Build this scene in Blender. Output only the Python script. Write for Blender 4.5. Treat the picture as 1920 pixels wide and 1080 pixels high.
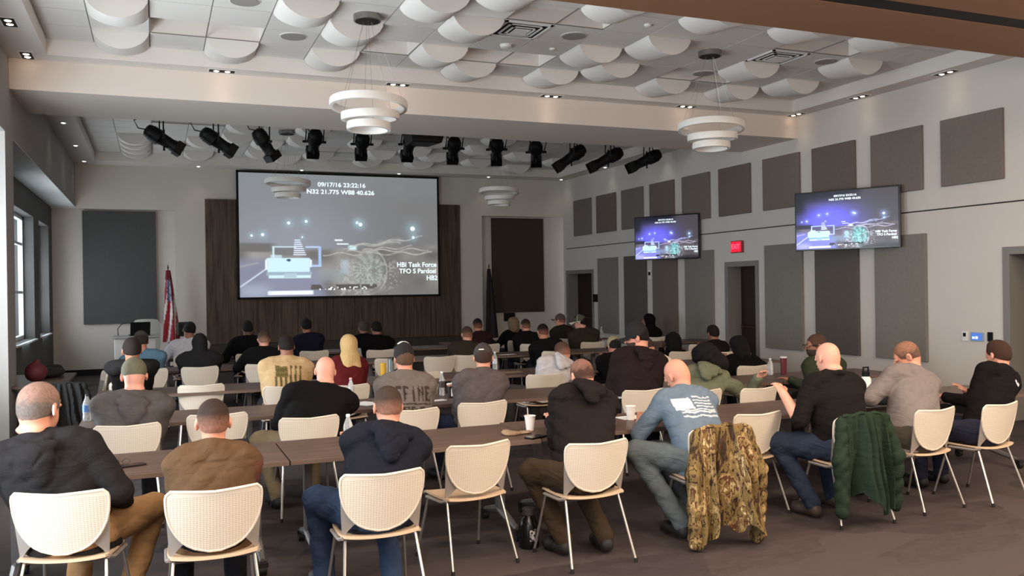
import bpy, bmesh, math, random
import numpy as np
from mathutils import Vector, Matrix, Euler
for o in list(bpy.data.objects): bpy.data.objects.remove(o)
S = bpy.context.scene
COL = S.collection
PI = math.pi

# ------------------------------------------------------------------ camera
FPX = 1639.0; PSI = math.radians(22.2); CH = 1.85; ROLL = 0.0147
cd = bpy.data.cameras.new('camera'); cam = bpy.data.objects.new('camera', cd); COL.objects.link(cam)
cd.sensor_width = 36.0; cd.lens = FPX/1920*36; cd.clip_start = 0.05; cd.clip_end = 200
cam.matrix_world = Matrix.Translation((0, 0, CH)) @ Matrix.Rotation(-PSI, 4, 'Z') @ Matrix.Rotation(PI/2-0.0005, 4, 'X') @ Matrix.Rotation(-ROLL, 4, 'Z')
S.camera = cam
S.view_settings.view_transform = 'Standard'; S.view_settings.look = 'None'
S.view_settings.gamma = 1.0; S.view_settings.use_curve_mapping = False
S.view_settings.exposure = 0.08

# ------------------------------------------------------------------ light
W = bpy.data.worlds.new('sky'); S.world = W; W.use_nodes = True
W.node_tree.nodes['Background'].inputs[0].default_value = (0.86, 0.94, 1.0, 1)
W.node_tree.nodes['Background'].inputs[1].default_value = 1.6
def area(name, loc, size, power, color, direction, sizey=None, spread=PI):
    d = bpy.data.lights.new(name, 'AREA'); d.energy = power; d.color = color
    d.shape = 'RECTANGLE'; d.size = size; d.size_y = sizey or size; d.spread = spread
    o = bpy.data.objects.new(name, d); COL.objects.link(o); o.location = loc
    o.rotation_euler = Vector(direction).to_track_quat('-Z', 'Y').to_euler()
    return o
WARM = (1.0, 0.80, 0.62); COOL = (0.83, 0.93, 1.0)
# ceiling lamps of the near half of the room, behind the camera
for x in (0.6, 3.4, 6.2, 8.8):
    for y in (-3.2, 0.4, 3.6):
        area('ceiling_lamp_light', (x, y, 4.66), 1.2, 75, WARM, (0, 0, -1), 0.6)
# fill lights added at unseen ring pendants in the near half of the room
for x, y, e_w in ((1.2, 2.2, 95), (6.4, 2.2, 215), (1.2, -2.4, 150), (6.4, -2.4, 200)):
    d = bpy.data.lights.new('added_pendant_fill', 'POINT'); d.energy = e_w; d.color = WARM; d.shadow_soft_size = .35
    o = bpy.data.objects.new('added_pendant_fill', d); COL.objects.link(o); o.location = (x, y, 3.55)
# daylight through the windows of the left wall
for y, sy, p in ((-2.2, 2.2, 260), (4.2, 2.2, 330), (8.8, 2.6, 400), (17.5, 2.3, 85), (20.4, 1.6, 48)):
    area('window_daylight', (-2.56, y, 2.2), 2.2, p*.7, COOL, (1, 0, 0.02), sy)
    area('window_ground_bounce', (-2.50, y, 1.5), 1.0, p*.4, COOL, (1, 0, 0.75), sy)

# ------------------------------------------------------------------ image calibration helpers (world metres from a pixel and a known plane)
def hor(px): return 549-ROLL*(px-290)
def on_z(px, py, Z):
    d = FPX*(CH-Z)/(py-hor(px)); t = (px-960)/FPX; a = math.atan(t)+PSI; r = d*math.sqrt(1+t*t)
    return (r*math.sin(a), r*math.cos(a))
def x_at(px, Y): return Y*math.tan(math.atan((px-960)/FPX)+PSI)
def y_at(px, X): return X/math.tan(math.atan((px-960)/FPX)+PSI)
def z_at(px, py, X, Y): return CH+(hor(px)-py)*(X*math.sin(PSI)+Y*math.cos(PSI))/FPX

# ------------------------------------------------------------------ materials
def srgb(r, g, b):
    f = lambda c: (c/255/12.92) if c/255 <= .04045 else ((c/255+.055)/1.055)**2.4
    return (f(r), f(g), f(b), 1)
MATS = {}
def mat(name, rgb, rough=.6, metal=0.0, noise=0.0, nscale=8.0, bump=0.0, bscale=60.0, emit=None, estr=1.0, stretch=(1, 1, 1), spec=.5, attr=None, sheen=0.0, folds=0):
    if name in MATS: return MATS[name]
    m = bpy.data.materials.new(name); m.use_nodes = True; nt = m.node_tree; N = nt.nodes; L = nt.links
    b = N['Principled BSDF']; b.inputs['Roughness'].default_value = rough; b.inputs['Metallic'].default_value = metal
    b.inputs['Specular IOR Level'].default_value = spec
    if sheen: b.inputs['Sheen Weight'].default_value = sheen
    c = srgb(*rgb); b.inputs['Base Color'].default_value = c
    if noise or bump:
        tc = N.new('ShaderNodeTexCoord'); mp = N.new('ShaderNodeMapping'); mp.inputs['Scale'].default_value = stretch
        L.new(tc.outputs['Object'], mp.inputs[0])
    if noise:
        n = N.new('ShaderNodeTexNoise'); n.inputs['Scale'].default_value = nscale; n.inputs['Detail'].default_value = 4
        L.new(mp.outputs[0], n.inputs['Vector'])
        r = N.new('ShaderNodeMapRange'); r.inputs[1].default_value = .3; r.inputs[2].default_value = .7
        r.inputs[3].default_value = 1-noise; r.inputs[4].default_value = 1+noise
        L.new(n.outputs['Fac'], r.inputs[0])
        mx = N.new('ShaderNodeVectorMath'); mx.operation = 'MULTIPLY'; mx.inputs[0].default_value = c[:3]
        L.new(r.outputs[0], mx.inputs[1]); L.new(mx.outputs[0], b.inputs['Base Color'])
    if attr:
        at = N.new('ShaderNodeAttribute'); at.attribute_name = attr
        if noise:
            L.new(at.outputs['Color'], mx.inputs[0])
        else: L.new(at.outputs['Color'], b.inputs['Base Color'])
    if bump:
        n2 = N.new('ShaderNodeTexNoise'); n2.inputs['Scale'].default_value = bscale; n2.inputs['Detail'].default_value = 3
        L.new(mp.outputs[0], n2.inputs['Vector'])
        bp = N.new('ShaderNodeBump'); bp.inputs['Strength'].default_value = bump; bp.inputs['Distance'].default_value = .01
        L.new(n2.outputs['Fac'], bp.inputs['Height']); L.new(bp.outputs[0], b.inputs['Normal'])
    if folds:
        n3 = N.new('ShaderNodeTexNoise'); n3.inputs['Scale'].default_value = folds; n3.inputs['Detail'].default_value = 3; n3.inputs['Distortion'].default_value = 1.2; n3.inputs['Roughness'].default_value = .45
        mp3 = N.new('ShaderNodeMapping'); mp3.inputs['Scale'].default_value = (.8, .8, 1.7); mp3.inputs['Rotation'].default_value = (.2, .35, 0); L.new(tc.outputs['Object'], mp3.inputs[0]); L.new(mp3.outputs[0], n3.inputs['Vector'])
        b3 = N.new('ShaderNodeBump'); b3.inputs['Strength'].default_value = 1.0; b3.inputs['Distance'].default_value = .02
        L.new(n3.outputs['Fac'], b3.inputs['Height']); L.new(b3.outputs[0], bp.inputs['Normal'])
    if emit is not None:
        b.inputs['Emission Color'].default_value = srgb(*emit); b.inputs['Emission Strength'].default_value = estr
        if attr: L.new(at.outputs['Color'], b.inputs['Emission Color'])
    MATS[name] = m; return m

# ------------------------------------------------------------------ mesh helpers
def box(bm, x0, x1, y0, y1, z0, z1, M=None):
    vs = [bm.verts.new((x, y, z)) for x in (x0, x1) for y in (y0, y1) for z in (z0, z1)]
    if M is not None:
        for v in vs: v.co = M @ v.co
    for f in ((0, 1, 3, 2), (4, 6, 7, 5), (0, 4, 5, 1), (2, 3, 7, 6), (0, 2, 6, 4), (1, 5, 7, 3)):
        bm.faces.new([vs[i] for i in f])
def tube(bm, pts, r, n=10, cap=True):
    pts = [Vector(p) for p in pts]; rings = []
    rs = r if isinstance(r, (list, tuple)) else [r]*len(pts)
    up = None
    for i, p in enumerate(pts):
        t = (pts[min(i+1, len(pts)-1)]-pts[max(i-1, 0)]).normalized()
        if up is None: up = Vector((0, 0, 1)) if abs(t.z) < .9 else Vector((1, 0, 0))
        a = t.cross(up).normalized(); b = a.cross(t).normalized(); up = b
        rings.append([bm.verts.new(p+rs[i]*(a*math.cos(2*PI*k/n)+b*math.sin(2*PI*k/n))) for k in range(n)])
    for i in range(len(rings)-1):
        for k in range(n): bm.faces.new((rings[i][k], rings[i][(k+1) % n], rings[i+1][(k+1) % n], rings[i+1][k]))
    if cap:
        bm.faces.new(rings[0][::-1]); bm.faces.new(rings[-1])
def lathe(bm, prof, n=24, M=None, cap=True):
    rings = []
    for r, z in prof:
        rings.append([bm.verts.new((r*math.cos(2*PI*k/n), r*math.sin(2*PI*k/n), z)) for k in range(n)])
    for i in range(len(rings)-1):
        for k in range(n): bm.faces.new((rings[i][k], rings[i][(k+1) % n], rings[i+1][(k+1) % n], rings[i+1][k]))
    if cap: bm.faces.new(rings[0][::-1]); bm.faces.new(rings[-1])
    if M is not None:
        for rg in rings:
            for v in rg: v.co = M @ v.co
def sheet(bm, fn, nu, nv, th):
    """thick surface: fn(u,v)->Vector, offset along its normal by th"""
    P = [[Vector(fn(i/nu, j/nv)) for j in range(nv+1)] for i in range(nu+1)]
    A = []; B = []
    for i in range(nu+1):
        ra = []; rb = []
        for j in range(nv+1):
            du = P[min(i+1, nu)][j]-P[max(i-1, 0)][j]; dv = P[i][min(j+1, nv)]-P[i][max(j-1, 0)]
            n = du.cross(dv); n = n.normalized() if n.length > 1e-9 else Vector((0, -1, 0))
            ra.append(bm.verts.new(P[i][j]+n*th/2)); rb.append(bm.verts.new(P[i][j]-n*th/2))
        A.append(ra); B.append(rb)
    for i in range(nu):
        for j in range(nv):
            bm.faces.new((A[i][j], A[i+1][j], A[i+1][j+1], A[i][j+1])); bm.faces.new((B[i][j], B[i][j+1], B[i+1][j+1], B[i+1][j]))
    for j in range(nv):
        bm.faces.new((A[0][j], A[0][j+1], B[0][j+1], B[0][j])); bm.faces.new((A[nu][j], B[nu][j], B[nu][j+1], A[nu][j+1]))
    for i in range(nu):
        bm.faces.new((A[i][0], B[i][0], B[i+1][0], A[i+1][0])); bm.faces.new((A[i][nv], A[i+1][nv], B[i+1][nv], B[i][nv]))
def tag(o, label=None, cat=None, group=None, kind=None):
    if label: o['label'] = label
    if cat: o['category'] = cat
    if group: o['group'] = group
    if kind: o['kind'] = kind
    return o
def obj(name, bm, m, parent=None, smooth=False, loc=None, bevel=0.0):
    me = bpy.data.meshes.new(name)
    bmesh.ops.recalc_face_normals(bm, faces=bm.faces)
    bm.to_mesh(me); bm.free()
    if smooth:
        me.polygons.foreach_set('use_smooth', [True]*len(me.polygons))
        try: me.set_sharp_from_angle(angle=math.radians(40))
        except Exception: pass
    me.materials.append(m)
    o = bpy.data.objects.new(name, me); COL.objects.link(o)
    if parent: o.parent = parent
    if loc is not None: o.location = loc
    if bevel:
        md = o.modifiers.new('bevel', 'BEVEL'); md.width = bevel; md.segments = 2; md.limit_method = 'ANGLE'
    return o
def empty(name, loc, rz=0.0, label=None, cat=None, group=None):
    o = bpy.data.objects.new(name, None); COL.objects.link(o); o.location = loc; o.rotation_euler = (0, 0, rz)
    o.empty_display_size = .1
    return tag(o, label, cat, group)
def struct(name, bm, m, parent=None):
    o = obj(name, bm, m, parent)
    if parent is None: o['kind'] = 'structure'
    return o
def boxes(name, m, bl, parent=None, label=None, cat=None, group=None, bevel=0.0, kind=None):
    bm = bmesh.new()
    for b in bl: box(bm, *b)
    o = obj(name, bm, m, parent, bevel=bevel)
    return tag(o, label, cat, group, kind)
KIDS = {}
def dup(root, loc, rz, label=None, group=None):
    def cp(o, par):
        c = o.copy(); COL.objects.link(c)
        if par: c.parent = par
        for ch in KIDS.get(o.name, [k for k in bpy.data.objects if k.parent == o]): cp(ch, c)
        return c
    r = cp(root, None); r.location = loc; r.rotation_euler = (0, 0, rz)
    if label: r['label'] = label
    if group: r['group'] = group
    return r
def text(body, size, m, M, parent, name='lettering', ext=0.0015, spacing=1.0, sx=1.0):
    cu = bpy.data.curves.new(name, 'FONT'); cu.body = body; cu.size = size; cu.extrude = ext; cu.align_x = 'CENTER'; cu.align_y = 'CENTER'
    cu.space_character = spacing; cu.offset = size*.02
    t = bpy.data.objects.new(name, cu); COL.objects.link(t)
    dg = bpy.context.evaluated_depsgraph_get(); me = bpy.data.meshes.new_from_object(t.evaluated_get(dg))
    bpy.data.objects.remove(t)
    me.materials.clear(); me.materials.append(m)
    o = bpy.data.objects.new(name, me); COL.objects.link(o); o.parent = parent; o.matrix_local = M @ Matrix.Diagonal((sx, 1, 1, 1))
    return o
ORD = ['first', 'second', 'third', 'fourth', 'fifth', 'sixth', 'seventh', 'eighth', 'ninth', 'tenth', 'eleventh', 'twelfth', 'thirteenth', 'fourteenth', 'fifteenth', 'sixteenth']
# ================================================================== the room
XL, XR, YF, YB = -1.62, 10.4, 21.7, -6.0
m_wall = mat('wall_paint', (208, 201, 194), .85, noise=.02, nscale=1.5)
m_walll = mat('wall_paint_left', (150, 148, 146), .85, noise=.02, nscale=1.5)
m_ceil = mat('ceiling_paint', (224, 216, 209), .9)
m_tile = mat('ceiling_tile', (218, 212, 206), .95, bump=.15, bscale=200)
m_beam = mat('beam_paint', (226, 213, 203), .85)
m_grid = mat('ceiling_grid', (120, 116, 112), .6)
m_white = mat('white_plastic', (228, 226, 222), .5)
m_dark = mat('dark_gap', (14, 12, 12), .8)
m_black = mat('black_metal', (7, 7, 8), .55, spec=.25)
# carpet with broad woven bands
def carpet():
    m = bpy.data.materials.new('carpet'); m.use_nodes = True; nt = m.node_tree; N = nt.nodes; L = nt.links
    b = N['Principled BSDF']; b.inputs['Roughness'].default_value = .95; b.inputs['Specular IOR Level'].default_value = .15
    tc = N.new('ShaderNodeTexCoord'); mp = N.new('ShaderNodeMapping'); mp.inputs['Scale'].default_value = (1.6, 3.2, 1)
    mp.inputs['Rotation'].default_value = (0, 0, .25)
    L.new(tc.outputs['Object'], mp.inputs[0])
    v = N.new('ShaderNodeTexVoronoi'); v.distance = 'CHEBYCHEV'; v.inputs['Scale'].default_value = .55; L.new(mp.outputs[0], v.inputs['Vector'])
    n = N.new('ShaderNodeTexNoise'); n.inputs['Scale'].default_value = 3; n.inputs['Detail'].default_value = 8; n.inputs['Roughness'].default_value = .7; L.new(mp.outputs[0], n.inputs['Vector'])
    sep = N.new('ShaderNodeSeparateColor'); L.new(v.outputs['Color'], sep.inputs[0])
    ad = N.new('ShaderNodeMath'); ad.operation = 'ADD'; L.new(sep.outputs[0], ad.inputs[0]); L.new(n.outputs['Fac'], ad.inputs[1])
    cr = N.new('ShaderNodeValToRGB'); cr.color_ramp.elements[0].position = .35; cr.color_ramp.elements[1].position = 1.35
    cr.color_ramp.elements[0].color = srgb(52, 46, 46); cr.color_ramp.elements[1].color = srgb(78, 69, 68)
    L.new(ad.outputs[0], cr.inputs[0]); L.new(cr.outputs[0], b.inputs['Base Color'])
    n2 = N.new('ShaderNodeTexNoise'); n2.inputs['Scale'].default_value = 260; L.new(tc.outputs['Object'], n2.inputs['Vector'])
    bp = N.new('ShaderNodeBump'); bp.inputs['Strength'].default_value = .5; bp.inputs['Distance'].default_value = .01
    L.new(n2.outputs['Fac'], bp.inputs['Height']); L.new(bp.outputs[0], b.inputs['Normal'])
    return m
m_carpet = carpet()
boxes('floor', m_carpet, [(-3.2, 12.2, YB-.2, YF+.6, -.2, 0)], kind='structure')

# --- right wall, with recessed door openings
D1 = (13.37, 14.31); D2 = (19.98, 21.5); D3 = (7.15, 8.21); DH = 2.24
bl = []
ys = [YB, D3[0], D3[1], D1[0], D1[1], D2[0], D2[1], YF]
for a, b in ((ys[0], ys[1]), (ys[2], ys[3]), (ys[4], ys[5]), (ys[6], ys[7])): bl.append((XR, XR+.5, a, b, 0, 5.3))
for d in (D1, D2, D3): bl.append((XR, XR+.5, d[0], d[1], DH, 5.3))
boxes('wall_right', m_wall, bl, kind='structure')
boxes('wall_back', m_wall, [(-3.2, XR+.5, YB-.2, YB, 0, 5.3)], kind='structure')
m_frame = mat('door_frame_paint', (128, 124, 120), .5)
m_door = mat('dark_red_wood', (38, 17, 15), .5, noise=.25, nscale=5, stretch=(4, 4, .6))
for i, d in enumerate((D1, D2, D3)):
    f = boxes('door_%d' % (i+1), m_door, [(XR+.30, XR+.345, d[0]+.05, d[1]-.05, .01, DH-.05)], kind='structure')
    boxes('door_frame', m_frame, [(XR-.012, XR+.36, d[0], d[0]+.05, 0, DH), (XR-.012, XR+.36, d[1]-.05, d[1], 0, DH), (XR-.012, XR+.36, d[0]+.05, d[1]-.05, DH-.05, DH),
          (XR-.014, XR-.001, d[0]-.05, d[0], 0, DH+.05), (XR-.014, XR-.001, d[1], d[1]+.05, 0, DH+.05), (XR-.014, XR-.001, d[0], d[1], DH, DH+.05)], f)
    bm = bmesh.new(); tube(bm, [(XR+.26, d[0]+.12, 1.02), (XR+.24, d[0]+.16, 1.02), (XR+.24, d[1]-.16, 1.02), (XR+.26, d[1]-.12, 1.02)], .014)
    box(bm, XR+.25, XR+.30, d[0]+.10, d[0]+.16, .98, 1.06); box(bm, XR+.25, XR+.30, d[1]-.16, d[1]-.10, .98, 1.06)
    obj('push_bar', bm, mat('push_bar_metal', (92, 66, 60), .4, .6), f)
m_line = mat('reveal_line', (40, 36, 34), .8)
boxes('trim_1', m_line, [(XR-.006, XR+.002, 8.3-3, YF-.2, 2.872, 2.89)], kind='structure')
boxes('baseboard_right', m_dark, [(XR-.015, XR+.0, a+.05, b-.05, 0, .11) for a, b in ((YB, D3[0]), (D3[1], D1[0]), (D1[1], D2[0]))], kind='structure')

# --- front wall (screen wall) with two shallow niches
NI = ((-2.06, .44), (8.02, XR))       # niches, 3.75 high
bl = [(NI[0][1], NI[1][0], YF, YF+.5, 0, 3.76), (NI[0][0]-.6, NI[0][1], YF+.22, YF+.5, 0, 3.76), (NI[1][0], XR+.5, YF+.22, YF+.5, 0, 3.76), (-2.6, XR+.5, YF, YF+.5, 3.76, 5.3)]
boxes('wall_front', m_wall, bl, kind='structure')
boxes('baseboard_front', m_dark, [(-2.0, .42, YF+.2, YF+.222, 0, .14), (8.04, XR-.02, YF+.2, YF+.222, 0, .14), (.46, 1.08, YF-.02, YF, 0, .14), (7.4, 8.0, YF-.02, YF, 0, .14)], kind='structure')

# --- left wall: upper wall, window bays set back, piers
XB = -2.12
BZ = 3.80
bays = ((12.45, YF+.2), (2.4, 11.84), (-5.2, 1.8))
bl = [(-2.7, XL, YB, YF+.02, BZ, 5.3)]
e = [YB]
for a, b in sorted(bays): e += [a, b]
e.append(YF+.02)
for k in range(0, len(e), 2):
    if e[k+1]-e[k] > .01: bl.append((-2.7, XL, e[k], e[k+1], 0, BZ))
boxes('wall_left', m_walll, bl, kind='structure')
wins = [(16.2, 18.75, 1.02, 3.32), (19.55, 21.25, 1.02, 3.32), (3.0, 5.4, 1.0, 3.35), (8.4, 11.5, 1.0, 3.35), (-3.4, -1.0, 1.0, 3.35)]
bl = []
for a, b in bays:
    ws = sorted(w for w in wins if w[0] > a and w[1] < b+.1); y = a
    for w in ws:
        bl.append((XB-.35, XB, y, w[0], 0, BZ)); bl.append((XB-.35, XB, w[0], w[1], 0, w[2])); bl.append((XB-.35, XB, w[0], w[1], w[3], BZ)); y = w[1]
    bl.append((XB-.35, XB, y, b, 0, BZ))
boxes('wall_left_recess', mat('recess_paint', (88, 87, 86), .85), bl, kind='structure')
m_wf = mat('window_frame_paint', (205, 210, 212), .5)
m_glass = bpy.data.materials.new('window_glass'); m_glass.use_nodes = True
nt = m_glass.node_tree; nt.nodes.remove(nt.nodes['Principled BSDF'])
tr = nt.nodes.new('ShaderNodeBsdfTransparent'); gl = nt.nodes.new('ShaderNodeBsdfGlossy'); gl.inputs['Roughness'].default_value = .05
mx = nt.nodes.new('ShaderNodeMixShader'); mx.inputs[0].default_value = .06
nt.links.new(tr.outputs[0], mx.inputs[1]); nt.links.new(gl.outputs[0], mx.inputs[2]); nt.links.new(mx.outputs[0], nt.nodes['Material Output'].inputs[0])
for i, (a, b, z0, z1) in enumerate(wins):
    w = boxes('window_%d' % (i+1), m_wf, [(XB-.26, XB-.18, a, a+.06, z0, z1), (XB-.26, XB-.18, b-.06, b, z0, z1), (XB-.26, XB-.18, a, b, z0, z0+.07), (XB-.26, XB-.18, a, b, z1-.07, z1),
              (XB-.25, XB-.19, a, b, z0+.85, z0+.90), (XB-.25, XB-.19, a, b, z0+1.75, z0+1.80), (XB-.25, XB-.19, (a+b)/2-.025, (a+b)/2+.025, z0, z1)], kind='structure')
    boxes('window_pane', m_glass, [(XB-.222, XB-.218, a+.06, b-.06, z0+.07, z1-.07)], w)
    boxes('window_sill', m_wf, [(XB-.30, XB+.05, a-.03, b+.03, z0-.03, z0-.001)], w)
boxes('trim_daylit_reveal', mat('reveal_daylit_white', (214, 214, 212), .7), [(XB, XL-.002, a+.003, b-.003, BZ-.012, BZ-.001) for a, b in bays]+[(XB, XL-.002, b-.012, b-.001, 0, BZ-.012) for a, b in bays[1:]], kind='structure')  # white boards: daylight on bay heads and reveals put into the colour
# ground and pale facade seen outside
boxes('ground', mat('outside_ground', (190, 195, 192), .9), [(-40, -3.2, -20, 45, -.3, -.2)], kind='structure')

# --- ceiling: soffit ring z 4.75, coffer z 4.95, beams
ZS, ZC = 4.75, 4.95
def coffer(nm, x0, x1, y0, y1, Y0, Y1):
    """soffit ring between Y0..Y1 with a coffer x0..x1,y0..y1"""
    bl = [(XL, x0, Y0, Y1, ZS, 5.3), (x1, XR, Y0, Y1, ZS, 5.3), (x0, x1, Y0, y0, ZS, 5.3), (x0, x1, y1, Y1, ZS, 5.3)]
    boxes(nm, m_ceil, bl, kind='structure')
coffer('ceiling_soffit_middle', -1.18, 10.04, 7.4, 11.9, 7.0, 12.2)
coffer('ceiling_soffit_front', -1.18, 9.95, 14.3, 21.0, 13.8, YF)
boxes('ceiling_near', m_ceil, [(XL, XR, YB, 5.0, ZS, 5.3)], kind='structure')
boxes('trim_2', m_beam, [(XL, XR, 12.2, 13.8, 4.37, 5.3)], kind='structure')           # cross beam
m_brown = mat('tan_beam_paint', (140, 100, 72), .75)
boxes('trim_3', m_brown, [(XL, XR, 6.205, 7.0, 4.38, 5.3), (XL, XR, 5.0, 5.98, 4.38, 5.3), (XL, XR, 5.98, 6.205, 4.402, 5.3)], kind='structure')
boxes('trim_4', m_dark, [(XL+.01, XR-.01, 5.985, 6.20, 4.385, 4.40)], kind='structure')   # partition track slot
T = .635
def gx(i): return -.02+T*i
def coffer_tiles(nm, x0, x1, y0, y1, ytop, skip):
    """lay-in tiles as one ceiling mesh, dark grid lines between; open slots are deeper"""
    bm = bmesh.new(); g = bmesh.new()
    nx0 = int(math.floor((x0+.02)/T)); nx1 = int(math.ceil((x1+.02)/T)); nr = int(math.ceil((ytop-y0)/T))
    for i in range(nx0, nx1):
        for j in range(nr):
            a, b = max(gx(i), x0), min(gx(i+1), x1); c, d = max(ytop-T*(j+1), y0), min(ytop-T*j, y1)
            if b-a < .02 or d-c < .02: continue
            z = ZC+.18 if (i, j) in skip else ZC
            box(bm, a+.006, b-.006, c+.006, d-.006, z, z+.02)
    s_ = bmesh.new(); box(s_, x0, x1, y0, y1, ZC+.22, ZC+.24)
    for (i, j) in skip:
        a, b, c, d = gx(i), gx(i+1), ytop-T*(j+1), ytop-T*j
        for q in ((a-.006, a+.006, c, d), (b-.006, b+.006, c, d), (a, b, c-.006, c+.006), (a, b, d-.006, d+.006)):
            nb = {0: (i-1, j), 1: (i+1, j)}
            if q[0] == a-.006 and q[1] == a+.006 and (i-1, j) in skip: continue
            if q[0] == b-.006 and (i+1, j) in skip: continue
            box(s_, q[0], q[1], q[2], q[3], ZC+.012, ZC+.22)
    for i in range(nx0, nx1+1):
        if x0 <= gx(i) <= x1: box(g, gx(i)-.007, gx(i)+.007, y0, y1, ZC+.004, ZC+.012)
    for j in range(nr+1):
        y = ytop-T*j
        if y0 <= y <= y1: box(g, x0, x1, y-.007, y+.007, ZC+.0035, ZC+.0115)
    o = obj(nm, bm, m_tile); o['kind'] = 'structure'
    k = obj('ceiling_grid', g, m_grid, o); obj('slot_recess', s_, m_ceil, o)
    return o
slots1 = {(0, 1), (1, 1), (4, 1), (6, 1), (7, 1), (6, 4), (7, 4), (11, 1), (12, 1), (12, 4), (13, 4)}
coffer_tiles('ceiling_middle', -1.18, 10.04, 7.4, 11.9, 11.9, slots1)
slots2 = {(0, 2), (1, 2), (5, 2), (6, 2), (11, 2), (12, 2), (0, 6), (1, 6), (6, 6), (7, 6), (12, 6)}
coffer_tiles('ceiling_front', -1.18, 9.95, 14.3, 21.0, 21.0, slots2)

# barrel vault diffusers
m_barrel = mat('barrel_white', (226, 220, 214), .8)
def barrel_mesh():
    bm = bmesh.new(); n = 14; w = T/2-.012; L = T-.03; sag = .185; sag2 = .115; lip = .028
    arc = lambda k: math.sqrt(max(0, 1-(2*k/n-1)**2))*(.45+.55*math.sqrt(max(0, 1-(2*k/n-1)**2)))
    prof = [(-w, 0, 0), (-w, -lip, -lip)]+[(-w+2*w*k/n, -lip-sag*arc(k), -lip-sag2*arc(k)) for k in range(1, n)]+[(w, -lip, -lip), (w, 0, 0)]
    A = [bm.verts.new((x, -L/2, z)) for x, z, z2 in prof]; B = [bm.verts.new((x, L/2, z2)) for x, z, z2 in prof]
    for k in range(len(prof)-1): bm.faces.new((A[k], A[k+1], B[k+1], B[k]))
    bm.faces.new(A[::-1]); bm.faces.new(B); bm.faces.new((A[0], B[0], B[-1], A[-1]))
    me_o = obj('barrel_ceiling_baffle', bm, m_barrel, smooth=True)
    return me_o
b1 = [(-1, 0), (-1, 2), (1, 0), (3, 0), (3, 2), (2, 3), (5, 1), (6, 0), (5, 3), (4, 4), (8, 0), (8, 2), (9, 1), (11, 0), (13, 0), (9, 3), (12, 2), (14, 1), (14, 3), (7, 5), (9, 5), (11, 5), (5, 5), (13, 5)]
b2 = [(-1, 0), (-1, 1), (-1, 2), (-1, 3), (1, 0), (1, 3), (3, 1), (3, 3), (2, 4), (4, 0), (4, 4), (5, 1), (7, 0), (7, 2), (8, 3), (9, 0), (9, 2), (10, 4), (11, 1), (12, 3), (13, 0), (14, 2), (6, 4), (4, 6), (8, 5), (10, 6), (2, 6)]
proto = None
for cells, yt, where in ((b1, 11.9, 'middle ceiling coffer'), (b2, 21.0, 'front coffer near the screen')):
    rows = {}
    for c in cells: rows.setdefault(c[1], []).append(c[0])
    rk = sorted(rows)
    for c in cells:
        loc = (gx(c[0])+T/2, yt-T*(c[1]+.5), ZC)
        if proto is None: o = proto = barrel_mesh(); o.location = loc
        else: o = dup(proto, loc, 0)
        k = sorted(rows[c[1]]).index(c[0])
        only = len(rows[c[1]]) == 1
        tag(o, 'white curved baffle, %s in the %s row back, %s' % ('only one' if only else ORD[k]+' from left', ORD[rk.index(c[1])], where), 'ceiling baffle', 'barrel baffles in the '+where)

# air vents
def vent(i, j, yt, label):
    cx, cy = gx(i)+T/2, yt-T*(j+.5)
    e_ = empty('ceiling_vent', (cx, cy, ZC-.005), 0, label, 'air vent', 'square ceiling vents')
    h = T/2-.02
    boxes('vent_frame', m_white, [(-h, h, -h, -h+.03, -.012, .004), (-h, h, h-.03, h, -.012, .004), (-h, -h+.03, -h, h, -.012, .004), (h-.03, h, -h, h, -.012, .004)], e_)
    boxes('vent_throat', m_dark, [(-h+.03, h-.03, -h+.03, h-.03, -.001, .004)], e_)
    bm = bmesh.new()
    for s, z in ((.22, -.010), (.155, -.018)):
        for a, b, c, d in ((-s, s, -s, -s+.028), (-s, s, s-.028, s), (-s, -s+.028, -s, s), (s-.028, s, -s, s)): box(bm, a, b, c, d, z, z+.006)
    box(bm, -.10, .10, -.10, .10, -.024, -.018)
    obj('vent_louvre', bm, m_white, e_)
vent(6, 3, 11.9, 'square louvred air vent in the middle of the ceiling, left one of two')
vent(12, 3, 11.9, 'square louvred air vent near the right side of the ceiling')
m_spk = mat('speaker_grille', (150, 144, 140), .7, bump=.3, bscale=500)
for n_, (px, py) in enumerate(((467, 2), (557, 68), (1083, 67), (1555, 115), (1325, 137))):
    x, y = on_z(px, py, ZC); e_ = empty('ceiling_speaker', (x, y, ZC), 0, 'round grey flush ceiling speaker, %s' % ['above left, cut by the top edge of the photo', 'left, among the first barrel baffles', 'right of the middle air vent', 'right of the far right air vent', 'just below the right pendant canopy'][n_], 'ceiling speaker', 'round ceiling speakers')
    bm = bmesh.new(); lathe(bm, [(.15, -.012), (.15, 0)], 28); obj('grille', bm, m_spk, e_)
    bm = bmesh.new(); lathe(bm, [(.165, -.006), (.165, 0)], 28); obj('rim', bm, m_white, e_)
for n_, (px, py) in enumerate(((955, 84), (1222, 46), (1042, 91))):
    x, y = on_z(px, py, ZC); e_ = empty('smoke_detector', (x, y, ZC), 0, 'small white ceiling detector, %s' % ['dome-shaped, just below the middle vent', 'near the tan beam, left of the right canopy', 'tiny, right of the dome-shaped one'][n_], 'smoke detector')
    bm = bmesh.new(); r = (.075, .045, .04)[n_]; lathe(bm, [(r*.5, -.05*r/.075), (r*.9, -.035*r/.075), (r, 0)], 20); obj('cover', bm, m_white, e_, True)
    bm = bmesh.new(); lathe(bm, [(r*1.1, -.004), (r*1.1, 0)], 20); obj('mounting_plate', bm, m_white, e_)

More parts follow.
